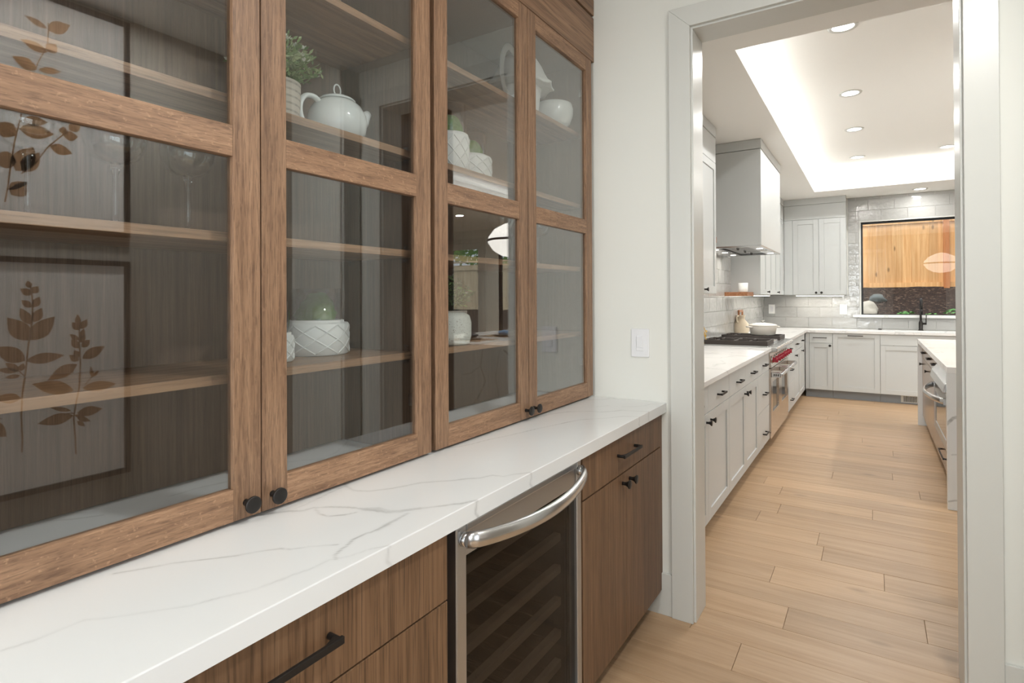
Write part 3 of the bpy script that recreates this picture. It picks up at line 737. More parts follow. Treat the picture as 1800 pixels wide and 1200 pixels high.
# looped white piece and bowl on the top shelf of the far cabinet
x, y, z = -1.27, 2.065, SHZ[3]
t = thing('ceramic_stand', 'white ceramic piece with looped handle and scalloped skirt on the top shelf', 'ornament', (x, y, z))
mb = MB(); n = 48; prof = [(.075, .0005), (.078, .004), (.083, .06), (.090, .125), (.094, .130)]
mb.lathe((x, y, z), prof, n); mb.build('stem', M_MATTE, t)
mb = MB(); rings = []
for (r, h, wv) in [(.142, .132, 1), (.144, .139, 1), (.128, .155, .5), (.112, .185, .15), (.096, .220, 0), (.076, .252, 0), (.048, .276, 0), (.002, .284, 0)]:
    rings.append([mb.bm.verts.new((x+(r+.006*wv*math.cos(9*a))*math.cos(a), y+(r+.006*wv*math.cos(9*a))*math.sin(a), z+h+.006*wv*math.sin(9*a))) for a in [2*PI*i/n for i in range(n)]])
for A, Bq in zip(rings, rings[1:]):
    for i in range(n): mb.bm.faces.new((A[i], A[(i+1) % n], Bq[(i+1) % n], Bq[i])).smooth = True
mb.bm.faces.new(rings[0][::-1]); mb.build('skirt', M_MATTE, t)
MB().tube([(x+.02, y-.108+.062*math.cos(a)*1.0, z+.165+.105*math.sin(a)) for a in [2*PI*i/36 for i in range(36)]], .011, 10, closed=True, flat=(1.3, .55)).build('loop_handle', M_MATTE, t)
x, y, z = -1.225, 2.285, SHZ[3]
t = thing('bowl', 'plain white round bowl on the top shelf beside the far wall', 'bowl', (x, y, z))
MB().lathe((x, y, z), [(.040, .0005), (.046, .003), (.074, .030), (.088, .065), (.090, .095), (.084, .118), (.081, .120), (.079, .117), (.084, .092), (.080, .062), (.06, .03), (.001, .012)], 40).build('body', M_WHITE, t)

# ------------------------------------------------------------------ framed prints on the hall's right wall
def print_frame(label, y0, y1, z0, z1, draw):
    XW = HX1
    t = thing('framed_print', label, 'picture', (XW-.014, (y0+y1)/2, z0), 'botanical prints on the hall wall')
    fw = .024
    MB().box(XW-.032, XW-.0005, y0, y0+fw, z0, z1).box(XW-.032, XW-.0005, y1-fw, y1, z0, z1).box(XW-.032, XW-.0005, y0+fw, y1-fw, z0, z0+fw).box(XW-.032, XW-.0005, y0+fw, y1-fw, z1-fw, z1).build('frame', M_FRAME, t)
    B(XW-.018, XW-.001, y0+fw, y1-fw, z0+fw, z1-fw).build('paper', M_PAPER, t)
    m = MB(); draw(m, XW-.0187); m.build('leaf_print', M_PRINT, t, recalc=False)
def refl(px, py):
    # where the wall point seen reflected in the door glass lies (wall x = HX1, glass x = XD)
    v = r_*((px-900)/F)+d_*((py-CY)/F)+f0
    k = (2*XD-HX1)/v.x; return (v.y*k, CAMH+v.z*k)
def leafshape(m, X, base, tip, wd):
    (y0, z0), (y1, z1) = base, tip; dy, dz = y1-y0, z1-z0; ln = math.hypot(dy, dz); ny, nz_ = -dz/ln, dy/ln
    pts = []
    n = 9
    for i in range(n+1):
        u = i/n; w_ = wd*.5*math.sin(PI*u**.85); pts.append((y0+dy*u+ny*w_, z0+dz*u+nz_*w_))
    for i in range(n-1, 0, -1):
        u = i/n; w_ = wd*.5*math.sin(PI*u**.85); pts.append((y0+dy*u-ny*w_, z0+dz*u-nz_*w_))
    m.bm.faces.new([m.bm.verts.new((X, a, b)) for a, b in pts])
def stroke(m, X, pts, wd):
    for (a, b) in zip(pts, pts[1:]):
        dy, dz = b[0]-a[0], b[1]-a[1]; ln = math.hypot(dy, dz) or 1; ny, nz_ = -dz/ln*wd/2, dy/ln*wd/2
        m.quad([(X, a[0]+ny, a[1]+nz_), (X, a[0]-ny, a[1]-nz_), (X, b[0]-ny, b[1]-nz_), (X, b[0]+ny, b[1]+nz_)])
def LF(m, X, bx, by, tx, ty, w): leafshape(m, X, refl(bx, by), refl(tx, ty), w*.86)
def ST(m, X, *pp, w=.006): stroke(m, X, [refl(*p) for p in pp], w)
def low_art(m, X):
    # two leafy sprigs (pixel pairs: leaf foot, leaf tip)
    ST(m, X, (54, 500), (58, 530), (57, 565), (50, 610), (46, 650), (40, 690), (38, 730), (40, 775), (39, 795))
    for a in ((53, 598, 13, 558, .082), (53, 598, 97, 556, .080), (54, 570, 36, 541, .045), (60, 566, 74, 541, .045), (56, 540, 38, 527, .032), (60, 540, 70, 521, .036),
              (56, 518, 36, 507, .036), (57, 515, 68, 503, .036), (53, 506, 49, 493, .028), (45, 634, -8, 610, .075), (46, 634, 114, 624, .055), (34, 652, 10, 638, .035), (34, 652, -6, 650, .028), (36, 652, 42, 638, .028), (36, 660, 8, 664, .022), (38, 700, -10, 700, .05)):
        LF(m, X, *a)
    ST(m, X, (45, 662), (34, 652), w=.004)
    ST(m, X, (140, 570), (140, 600), (142, 640), (140, 680), (134, 710), (130, 735), (133, 770), (134, 798))
    for a in ((140, 580, 127, 566, .034), (142, 578, 154, 561, .036), (138, 572, 137, 552, .028), (139, 598, 123, 587, .026), (143, 595, 148, 577, .026), (139, 612, 126, 596, .036), (144, 610, 159, 597, .036), (142, 602, 150, 587, .028),
              (145, 630, 185, 608, .056), (139, 634, 122, 624, .036), (139, 628, 131, 615, .03), (136, 640, 85, 668, .062), (130, 686, 57, 675, .070), (146, 682, 205, 674, .055), (163, 663, 160, 644, .018), (164, 662, 174, 650, .018),
              (126, 722, 88, 716, .022), (130, 730, 66, 745, .058), (136, 726, 181, 718, .052), (136, 734, 160, 740, .026), (136, 740, 150, 749, .022), (132, 730, 150, 732, .020)):
        LF(m, X, *a)
    ST(m, X, (150, 676), (163, 661), w=.003); ST(m, X, (110, 727), (130, 726), w=.004)
    ST(m, X, (-6, 735), (-2, 790)); LF(m, X, -25, 745, 12, 767, .07); LF(m, X, -25, 735, 5, 736, .02)
def up_art(m, X):
    ST(m, X, (64, 120), (68, 108), (84, 80), (86, 50), (85, 40), w=.004)
    ST(m, X, (38, 200), (26, 250), (18, 300), (14, 330), (9, 355))
    ST(m, X, (38, 305), (60, 290), (85, 258), (112, 236), w=.005)
    for a in ((84, 52, 124, 44, .065), (84, 50, 43, 26, .032), (84, 92, 36, 68, .046), (84, 90, 100, 78, .052), (66, 122, 22, 98, .060), (68, 122, 109, 126, .034),
              (28, 238, -6, 215, .085), (34, 226, 96, 236, .075), (40, 210, 85, 215, .05), (30, 285, -12, 275, .085), (28, 300, 60, 258, .090), (40, 302, 70, 268, .07), (36, 330, 30, 322, .09), (88, 256, 128, 270, .055), (112, 238, 138, 240, .052), (112, 236, 112, 222, .040), (122, 228, 142, 218, .05), (20, 342, 50, 320, .08)):
        LF(m, X, *a)
yr = refl(228, 600)[0]
zt, zb = refl(228, 460)[1], refl(228, 828)[1]
print_frame('lower framed sepia leaf print reflected in the first glass door', yr-.80, yr, zb, zt, low_art)
zt2, zb2 = refl(226, 42)[1], refl(220, 417)[1]
print_frame('upper framed sepia leaf print reflected in the first glass door', yr-.80, yr, zb2, zt2, up_art)

# ================================================================== kitchen shell
KX0, KY1 = -1.405, 9.33
struct(B(KX0-.14, KX0, WB, KY1+.14, 0, 3.3), 'wall_kitchen_left', M_GROUT)
wx0, wx1, wz0, wz1 = -.135, 1.235, 1.113, 2.405
DX0, DX1 = 4.44, 5.36; GX0, GX1 = 3.20, 4.06; DH = 2.50; GH = 2.56
w = MB()
w.box(KX0-.14, wx0, KY1, KY1+.16, 0, 3.3); w.box(wx0, wx1, KY1, KY1+.16, 0, wz0); w.box(wx0, wx1, KY1, KY1+.16, wz1, 3.3)
w.box(wx1, GX0, KY1, KY1+.16, 0, 3.3); w.box(GX0, GX1, KY1, KY1+.16, GH, 3.3); w.box(GX1, DX0, KY1, KY1+.16, 0, 3.3)
w.box(DX0, DX1, KY1, KY1+.16, DH, 3.3); w.box(DX1, 6.2, KY1, KY1+.16, 0, 3.3)
struct(w, 'wall_kitchen_far', M_WALL)
struct(B(6.05, 6.2, WB, KY1, 0, 3.3), 'wall_kitchen_right', M_WALL)
# dropped ceiling with a lit tray
c = MB()
q = .012
c.box(KX0, CX0-q, WB, KY1, CZ, CZ+.05); c.box(CX1+q, 6.05, WB, KY1, CZ, CZ+.05); c.box(CX0-q, CX1+q, WB, CY0-q, CZ, CZ+.05); c.box(CX0-q, CX1+q, CY1+q, KY1, CZ, CZ+.05)
for (a, b, cc, d) in ((CX0-q, CX0, CY0-q, CY1+q), (CX1, CX1+q, CY0-q, CY1+q), (CX0, CX1, CY0-q, CY0), (CX0, CX1, CY1, CY1+q)): c.box(a, b, cc, d, CZ, CL)
p_ = .20
for (a, b, cc, d) in ((CX0-p_-.05, CX0-p_, CY0-p_, CY1+p_), (CX1+p_, CX1+p_+.05, CY0-p_, CY1+p_), (CX0-p_, CX1+p_, CY0-p_-.05, CY0-p_), (CX0-p_, CX1+p_, CY1+p_, CY1+p_+.05)): c.box(a, b, cc, d, CZ+.05, CT)
c.box(CX0-p_-.05, CX1+p_+.05, CY0-p_-.05, CY1+p_+.05, CT, CT+.05)
c.box(KX0-.3, 6.4, WB-.1, KY1+.5, 3.28, 3.36)
struct(c, 'ceiling_kitchen', M_CEIL)
for i, (x, y, z) in enumerate(KIT_CANS):
    where = ['nearest the doorway, in the left row of the tray', 'second from the doorway in the left row of the tray', 'third from the doorway in the left row of the tray', 'farthest in the left row of the tray',
             'at the far end of the tray, right of the left row', 'nearest the doorway in the right row of the tray', 'in the middle of the right row of the tray', 'farthest in the right row of the tray',
             'in the low ceiling just above the window', 'added in the low ceiling right of the island, nearer the doorway', 'added in the low ceiling right of the island, nearer the glazed door'][i]
    t = thing('recessed_light', 'round recessed downlight ' + where, 'ceiling light', (x, y, z), 'downlights in the kitchen ceiling')
    MB().lathe((x, y, 0), [(.062, z-.0005), (.085, z-.0005), (.081, z-.007), (.062, z-.004)], 28, cap=False).build('trim_ring', M_TRIM, t)
    MB().lathe((x, y, 0), [(.0615, z-.003), (.001, z-.0035)], 28, cap=False).build('diffuser', M_CAN, t)

# tiles
TW, TH = .300, .150
wl = bpy.data.objects['wall_kitchen_left']; wf = bpy.data.objects['wall_kitchen_far']
tile_mesh = {}
def tile(kind, a0, a1, z0, z1, parent):
    key = (kind, round(a1-a0, 3), round(z1-z0, 3))
    w_, h_ = a1-a0, z1-z0
    if key not in tile_mesh:
        mb = MB(); g = .0012
        if kind == 'far': mb.box(-w_/2+g, w_/2-g, -.009, -.0005, -h_/2+g, h_/2-g)
        else: mb.box(.0005, .009, -w_/2+g, w_/2-g, -h_/2+g, h_/2-g)
        bmesh.ops.bevel(mb.bm, geom=list(mb.bm.edges), offset=.0012, segments=1, affect='EDGES')
        me = bpy.data.meshes.new('tile'); bmesh.ops.recalc_face_normals(mb.bm, faces=mb.bm.faces); mb.bm.to_mesh(me); mb.bm.free(); me.materials.append(M_TILE); tile_mesh[key] = me
    o = bpy.data.objects.new('tile', tile_mesh[key]); COL.objects.link(o); o.parent = parent
    j = rnd.uniform(-.010, .010), rnd.uniform(-.010, .010)
    if kind == 'far': o.location = ((a0+a1)/2, KY1, (z0+z1)/2); o.rotation_euler = (j[0], 0, j[1])
    else: o.location = (KX0, (a0+a1)/2, (z0+z1)/2); o.rotation_euler = (0, j[0], j[1])
def tilefield(kind, A0, A1, Z0, Z1, parent, holes=()):
    z = .918; r = 0
    while z < Z1-.005:
        zt_ = min(z+TH, Z1); a = A0-(TW/2 if r % 2 else 0)
        while a < A1-.005:
            x0, x1 = max(a, A0), min(a+TW, A1); pieces = [(x0, x1, z, zt_)]
            for (h0, h1, k0, k1) in holes:
                np_ = []
                for (p0, p1, q0, q1) in pieces:
                    if p1 <= h0 or p0 >= h1 or q1 <= k0 or q0 >= k1: np_.append((p0, p1, q0, q1)); continue
                    if p0 < h0: np_.append((p0, h0, q0, q1))
                    if p1 > h1: np_.append((h1, p1, q0, q1))
                    if q0 < k0: np_.append((max(p0, h0), min(p1, h1), q0, k0))
                    if q1 > k1: np_.append((max(p0, h0), min(p1, h1), k1, q1))
                pieces = np_
            for (p0, p1, q0, q1) in pieces:
                if p1-p0 > .012 and q1-q0 > .012 and q1 > Z0: tile(kind, p0, p1, q0, q1, parent)
            a += TW
        z += TH; r += 1
tilefield('far', KX0+.01, 1.62, .918, CZ-.002, wf, holes=((wx0-.022, wx1+.022, wz0-.045, wz1+.02), (-1.41, -.29, 1.395, 3)))
tilefield('left', 2.62, KY1-.01, .918, 1.395, wl)
tilefield('left', 4.83, 6.96, 1.395, 1.83, wl)

# ------------------------------------------------------------------ shaker fronts
def front(mb, ax, P, u0, u1, z0, z1, out, th=.02, st=.06, rec=.008, flat=False):
    # ax 'x': face looks along +-x at x=P, u runs along y; ax 'y': face looks along -y at y=P, u runs along x
    def bx(a, b, d0, d1, c0, c1):
        lo, hi = sorted((P-out*d0, P-out*d1))
        if ax == 'x': mb.box(lo, hi, a, b, c0, c1)
        else: mb.box(a, b, lo, hi, c0, c1)
    if flat: bx(u0, u1, 0, th, z0, z1); return mb
    bx(u0, u0+st, 0, th, z0, z1); bx(u1-st, u1, 0, th, z0, z1)
    bx(u0+st, u1-st, 0, th, z0, z0+st); bx(u0+st, u1-st, 0, th, z1-st, z1)
    bx(u0+st, u1-st, rec, th, z0+st, z1-st); return mb
G = .0016
XK = -.785
def kit_left(label, y0, y1, drawers, doors, z1=.883):
    t = thing('base_cabinet', label, 'cabinet', (-1.1, (y0+y1)/2, .002))
    B(KX0+.001, XK-.0205, y0+.0005, y1-.0005, .105, z1).build('carcass', M_CAB, t)
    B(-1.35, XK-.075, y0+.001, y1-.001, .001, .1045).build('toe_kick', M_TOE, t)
    for (a, b, za, zb, pull) in drawers:
        d = front(MB(), 'x', XK, a+G, b-G, za, zb, 1, flat=True).build('drawer', M_CAB, t, bev=.001)
        if pull:
            m_ = (a+b)/2+pull[1]; pull_x(MB(), XK, m_-.068, m_+.068, pull[0], h=.010).build('handle', M_BLACK, d)
    for (a, b, za, zb, kn) in doors:
        d = front(MB(), 'x', XK, a+G, b-G, za, zb, 1).build('door', M_CAB, t, bev=.001)
        if kn: knob_cone(MB(), (XK, kn, .672), 'x').build('knob', M_BLACK, d)
    return t
kit_left('pale grey base cabinet nearest the doorway on the left kitchen wall', 2.73, 3.83, [(2.73, 3.28, .7225, .881, (.792, 0)), (3.28, 3.83, .7225, .881, (.792, .01))],
         [(2.73, 3.28, .108, .7185, 3.24), (3.28, 3.83, .108, .7185, 3.335)])
kit_left('pale grey base cabinet second from the doorway on the left kitchen wall', 3.831, 4.915, [(3.831, 4.385, .7225, .881, (.792, .02)), (4.385, 4.915, .7225, .881, (.792, .01))],
         [(3.831, 4.385, .108, .7185, 4.345), (4.385, 4.915, .108, .7185, 4.44)])
kit_left('pale grey three-drawer bank just left of the steel range', 4.916, 5.498, [(4.916, 5.498, .7225, .881, (.792, 0)), (4.916, 5.498, .4165, .7185, (.55, 0)), (4.916, 5.498, .108, .4125, (.216, 0))], [])
kit_left('pale grey drawer bank just beyond the steel range', 6.722, 7.42, [(6.722, 7.42, .7225, .881, (.792, -.12)), (6.722, 7.42, .4165, .7185, (.55, 0)), (6.722, 7.42, .108, .4125, (.216, 0))], [])
kit_left('pale grey two-door base cabinet in the far left kitchen corner', 7.421, 8.679, [(7.421, 8.02, .7225, .881, (.80, -.1)), (8.02, 8.62, .7225, .881, (.80, -.05))],
         [(7.421, 8.02, .108, .7185, 7.50), (8.02, 8.62, .108, .7185, 8.22)])
# far run
YK = 8.70
def kit_far(label, name, x0, x1, pieces, cat='cabinet'):
    t = thing(name, label, cat, ((x0+x1)/2, 9.0, .002))
    if x0 < .3 < x1:
        MB().box(x0+.0005, x0+.02, YK+.0205, KY1-.001, .112, .883).box(x1-.02, x1-.0005, YK+.0205, KY1-.001, .112, .883).box(x0+.02, x1-.02, YK+.0205, KY1-.001, .112, .13).build('carcass', M_CAB, t)
    else: B(x0+.0005, x1-.0005, YK+.0205, KY1-.001, .112, .883).build('carcass', M_CAB, t)
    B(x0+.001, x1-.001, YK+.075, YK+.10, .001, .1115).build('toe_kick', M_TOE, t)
    for (nm, a, b, za, zb, flat, hw) in pieces:
        d = front(MB(), 'y', YK, a+G, b-G, za, zb, -1, flat=flat, st=.058).build(nm, M_CAB, t, bev=.001)
        if hw:
            if hw[0] == 'k': knob_cone(MB(), (hw[1], YK, hw[2]), '-y').build('knob', M_BLACK, d)
            else:
                h = MB(); h.box(hw[1], hw[2], YK-.032, YK-.025, hw[3]-.005, hw[3]+.005)
                for xx in (hw[1]+.006, hw[2]-.006): h.lathe((xx, YK, hw[3]), [(.0055, 0), (.0055, .027)], 12, '-y')
                h.build('handle', M_BRACK, d)
    return t
kit_far('narrow pale grey cabinet with one drawer in the far kitchen corner', 'base_cabinet', -.7845, -.4575, [('filler_strip', -.7845, -.736, .115, .881, True, None), ('drawer', -.736, -.4575, .745, .881, True, ('p', -.69, -.525, .815)), ('door', -.736, -.4575, .115, .741, False, ('k', -.488, .712))])
kit_far('panelled dishwasher front with a bar handle on the far kitchen wall', 'dishwasher', -.457, .076, [('door', -.457, .076, .115, .881, False, ('p', -.285, -.11, .852))], 'dishwasher')
kit_far('pale grey sink cabinet with a plain false drawer under the window', 'base_cabinet', .0765, 1.03, [('false_drawer', .0765, 1.03, .741, .881, True, None), ('door', .0765, .553, .115, .737, False, None), ('door', .553, 1.03, .115, .737, False, None)])
kit_far('pale grey base cabinet at the right end of the far run', 'base_cabinet', 1.0305, 1.62, [('door', 1.0305, 1.62, .115, .881, False, ('k', 1.07, .712))])
# floor register in the toe kick
t = thing('vent_register', 'white slotted vent register in the toe kick under the sink', 'vent', (.40, YK+.07, .02))
v = MB().box(.295, .55, YK+.062, YK+.0745, .018, .026).box(.295, .55, YK+.062, YK+.0745, .100, .110).box(.295, .325, YK+.062, YK+.0745, .026, .100).box(.520, .55, YK+.062, YK+.0745, .026, .100)
v.build('frame', M_TRIM, t); B(.325, .52, YK+.0725, YK+.0747, .026, .100).build('backing', M_DARK, t)
for k in range(9): B(.333+k*.0205, .343+k*.0205, YK+.063, YK+.072, .026, .100).build('slat', M_TRIM, t)

# counters
t = thing('countertop', 'white quartz counter left of the range, nearest the doorway', 'countertop', (-1.1, 4.0, .884))
B(KX0+.0095, -.765, 2.60, 5.499, .8835, .9135).build('slab', M_MARK, t, bev=.002)
t = thing('countertop', 'white quartz L-shaped counter beyond the range, turning below the window', 'countertop', (-.5, 8.9, .884))
sx0, sx1, sy0, sy1 = .24, .90, 8.80, 9.18
mb = MB()
mb.box(KX0+.0095, -.765, 6.721, 8.68, .8835, .9135); mb.box(KX0+.0095, sx0, 8.68, KY1-.0095, .8835, .9135); mb.box(sx1, 1.64, 8.68, KY1-.0095, .8835, .9135)
mb.box(sx0, sx1, 8.68, sy0, .8835, .9135); mb.box(sx0, sx1, sy1, KY1-.0095, .8835, .9135)
mb.build('slab', M_MARK, t)
t = thing('sink', 'undermount white sink basin below the window', 'sink', (.57, 9.0, .70))
mb = MB(); g = .012
mb.box(sx0-g, sx1+g, sy0-g, sy1+g, .68, .70).box(sx0-g, sx0, sy0-g, sy1+g, .70, .8833).box(sx1, sx1+g, sy0-g, sy1+g, .70, .8833).box(sx0, sx1, sy0-g, sy0, .70, .8833).box(sx0, sx1, sy1, sy1+g, .70, .8833)
mb.build('basin', M_WHITE, t); MB().lathe((.57, 9.0, .70), [(.04, .0005), (.04, .003), (.001, .003)], 20).build('drain', M_STEEL, t)
# faucet
fx, fy = .535, 9.25
t = thing('faucet', 'tall black gooseneck faucet with a side lever in front of the window', 'faucet', (fx, fy, .914))
mb = MB().lathe((fx, fy, .914), [(.030, .0005), (.030, .008), (.0225, .010), (.0225, .105), (.0165, .125), (.0135, .135)], 24)
mb.build('body', M_BLACK, t)
R = .085
pts = [(fx, fy, 1.045+.20*i/6) for i in range(7)]+[(fx, fy-R+R*math.cos(a), 1.245+R*math.sin(a)) for a in [PI*i/12 for i in range(1, 13)]]+[(fx, fy-2*R, 1.20)]
MB().tube(pts, .0125, 14).build('spout', M_BLACK, t)
MB().tube([(fx, fy-2*R, 1.20), (fx, fy-2*R, 1.13)], .0155, 14).build('spray_head', M_BLACK, t)
lv = MB(); lv.tube([(fx+.018, fy, 1.005), (fx+.062, fy, 1.005)], .0145, 12); lv.tube([(fx+.056, fy, 1.005), (fx+.060, fy, 1.125)], .0055, 10); lv.build('lever', M_BLACK, t)
t = thing('air_switch', 'small black button on the counter beside the sink', 'button', (.08, 9.22, .914))
MB().lathe((.08, 9.22, .914), [(.022, .0005), (.022, .010), (.016, .014), (.001, .014)], 20).build('button', M_BLACK, t)

# ------------------------------------------------------------------ wall cabinets
XU = -1.078
def upper_left(label, y0, y1, doors, side=True):
    t = thing('wall_cabinet', label, 'cabinet', (-1.24, (y0+y1)/2, 1.396))
    B(KX0+.001, XU-.0205, y0, y1, 1.398, CZ-.002).build('carcass', M_CAB, t)
    B(XU-.0205, XU-.001, y0, y1, 2.463, 2.668).build('frieze_board', M_CAB, t, bev=.001)
    B(XU-.0205, XU+.003, y0, y1+.003, 2.672, CZ-.002).build('crown_board', M_CAB, t, bev=.001)
    for (a, b, kn) in doors:
        d = front(MB(), 'x', XU, a+G, b-G, 1.400, 2.459, 1, st=.058).build('door', M_CAB, t, bev=.001)
        if kn: knob_cone(MB(), (XU, kn, 1.43), 'x').build('knob', M_BLACK, d)
    return t
upper_left('pale grey wall cabinet nearest the doorway, above the left counter', 2.62, 4.81, [(2.62, 3.17, 3.13), (3.17, 3.72, 3.21), (3.72, 4.265, 4.225), (4.265, 4.81, 4.42)])
upper_left('pale grey wall cabinet between the range hood and the far corner', 6.98, 9.0, [(6.98, 7.42, None), (7.42, 7.85, 7.46), (7.85, 8.27, None), (8.27, 8.70, 8.31), (8.70, 8.998, None)])
YU = 9.001
t = thing('wall_cabinet', 'pale grey two-door wall cabinet left of the kitchen window', 'cabinet', (-.69, 9.15, 1.392))
B(XU+.003, -.306, YU+.0205, KY1-.001, 1.395, CZ-.002).build('carcass', M_CAB, t)
B(XU+.004, -.306, YU, YU+.02, 2.461, 2.664).build('frieze_board', M_CAB, t, bev=.001)
B(XU+.004, -.302, YU-.004, YU+.02, 2.669, CZ-.002).build('crown_board', M_CAB, t, bev=.001)
B(XU+.004, -.9645, YU, YU+.02, 1.395, 2.457).build('filler_strip', M_CAB, t)
for a, b, k in ((-.963, -.633, -.668), (-.633, -.306, -.602)):
    d = front(MB(), 'y', YU, a+G, b-G, 1.395, 2.457, -1, st=.066).build('door', M_CAB, t, bev=.001)
    knob_cone(MB(), (k, YU, 1.425), '-y').build('knob', M_BLACK, d)
t = thing('led_bar', 'lit LED bar under the wall cabinet left of the window', 'lamp', (-.64, 9.17, 1.385))
B(-.95, -.33, 9.155, 9.185, 1.381, 1.394).build('housing', M_TRIM, t); B(-.94, -.34, 9.158, 9.182, 1.378, 1.3809).build('diffuser', M_LED, t)
t = thing('led_bar', 'lit LED bar under the cabinet beyond the range hood', 'lamp', (-1.25, 7.95, 1.385))
B(-1.265, -1.235, 7.1, 8.8, 1.385, 1.397).build('housing', M_TRIM, t); B(-1.262, -1.238, 7.11, 8.79, 1.382, 1.3849).build('diffuser', M_LED, t)
t = thing('led_bar', 'lit LED bar under the cabinet nearest the doorway', 'lamp', (-1.25, 3.8, 1.385))
B(-1.265, -1.235, 2.9, 4.7, 1.385, 1.397).build('housing', M_TRIM, t); B(-1.262, -1.238, 2.91, 4.69, 1.382, 1.3849).build('diffuser', M_LED, t)

# ------------------------------------------------------------------ range hood
hx, h0, h1 = -.818, 5.342, 6.560
t = thing('range_hood', 'tall boxy pale grey range hood with a steel underside', 'range hood', (-1.1, 5.95, 1.81))
MB().box(KX0+.001, hx-.02, h0, h0+.02, 1.825, 2.667).box(KX0+.001, hx-.02, h1-.02, h1, 1.825, 2.667).box(hx-.02, hx, h0, h1, 1.825, 2.667).build('cover', M_CAB, t, bev=.001)
B(KX0+.001, hx+.003, h0-.003, h1+.003, 2.672, CZ-.002).build('crown_board', M_CAB, t, bev=.001)
u = MB(); zz = 1.826
u.box(KX0+.004, hx-.003, h0+.003, h1-.003, zz+.05, zz+.056)
u.box(KX0+.003, hx-.002, h0+.002, h0+.06, zz-.012, zz); u.box(KX0+.003, hx-.002, h1-.06, h1-.002, zz-.012, zz)
u.box(-.93, hx-.002, h0+.06, h1-.06, zz-.012, zz); u.box(KX0+.003, -1.20, h0+.06, h1-.06, zz-.012, zz)
u.build('liner', M_STEELP, t)
for k in range(3):
    a = h0+.08+k*.352; f_ = MB().box(-1.19, -.94, a, a+.345, zz+.012, zz+.02)
    for j in range(9): f_.box(-1.19, -.94, a+.012+j*.037, a+.028+j*.037, zz+.004, zz+.012)
    ff = f_.build('baffle_filter', M_STEEL, t); MB().tube([(-1.06, a+.14, zz+.004), (-1.06, a+.14, zz-.016), (-1.06, a+.21, zz-.016), (-1.06, a+.21, zz+.004)], .004, 8).build('filter_handle', M_IRON, ff)
for (xx, yy) in [(-1.25, 5.55), (-1.25, 5.95), (-1.25, 6.35), (-.875, 5.62), (-.875, 6.28)]:
    MB().lathe((xx, yy, 0), [(.028, zz-.013), (.001, zz-.0135)], 20, cap=False).build('hood_light', M_CAN, t)
B(-.90, -.845, 5.78, 5.90, zz-.018, zz-.0125).build('control_panel', M_TRIM, t)

# floating shelves beside the hood
t = thing('floating_shelf', 'brown wooden floating shelf right of the range hood', 'shelf', (-1.28, 6.8, 1.38))
B(KX0+.0095, -1.155, 6.61, 6.978, 1.381, 1.425).build('board', W_FLOAT, t, bev=.001)
t = thing('floating_shelf', 'brown wooden floating shelf between the first wall cabinet and the hood', 'shelf', (-1.28, 5.07, 1.80))
B(KX0+.0015, -1.125, 4.8115, 5.04, 1.835, 1.885).build('board', W_FLOAT, t, bev=.001)
t = thing('ceramic_cup', 'plain white cup standing on the wooden shelf right of the hood', 'cup', (-1.205, 6.68, 1.425))
MB().lathe((-1.212, 6.68, 1.4255), [(.046, 0), (.048, .003), (.050, .10), (.047, .10), (.045, .008), (.001, .008)], 28).build('body', M_MATTE, t)
t = thing('decor_jar', 'scalloped white jar peeking past the first wall cabinet', 'jar', (-1.19, 4.90, 1.885))
MB().lathe((-1.19, 4.885, 1.8855), [(.045, 0), (.062, .05), (.058, .09), (.066, .14), (.055, .19), (.066, .24), (.05, .28), (.03, .285), (.001, .28)], 28).build('body', M_MATTE, t)

# ------------------------------------------------------------------ range
t = thing('range', 'stainless pro-style range with eight red knobs', 'range', (-1.1, 6.11, .002))
a0, a1 = 5.503, 6.717; xr = -.770
B(KX0+.012, xr-.045, a0, a1, .10, .905).build('body', M_STEELM, t)
for yy in (a0+.05, a1-.05): MB().lathe((-.86, yy, 0), [(.018, .001), (.018, .0995)], 12).build('foot', M_STEEL, t)
for yy in (a0+.05, a1-.05): MB().lathe((-1.3, yy, 0), [(.018, .001), (.018, .0995)], 12).build('foot', M_STEEL, t)
B(KX0+.012, xr-.03, a0, a1, .9055, .925).build('cooktop', M_STEEL, t)
bn = prism(MB(), [(0, 0)]*0 or [(xr-.045, .845), (xr-.03, .925), (xr+.045, .918), (xr+.055, .902), (xr+.05, .880), (xr-.01, .862)], a0, a1)
bn.build('bullnose', M_STEELP, t, bev=.004)
pn = prism(MB(), [(xr-.044, .735), (xr-.044, .86), (xr-.012, .86), (xr+.004, .735)], a0, a1); pn.build('control_panel', M_STEELM, t, bev=.002)
for k in range(8):
    yy = a0+.10+k*(a1-a0-.20)/7+(.03 if k in (1, 2) else 0)
    kn = MB().lathe((xr-.004, yy, .798), [(.026, 0), (.026, .010), (.022, .014), (.021, .042), (.017, .046), (.001, .046)], 20, 'x').box(xr+.028, xr+.048, yy-.005, yy+.005, .778, .818)
    kn.build('knob', M_RED, t, bev=.002)
    MB().lathe((xr-.005, yy, .798), [(.036, 0), (.036, .006), (.030, .0065)], 20, 'x').build('knob_bezel', M_STEELP, t)
mid = 6.11
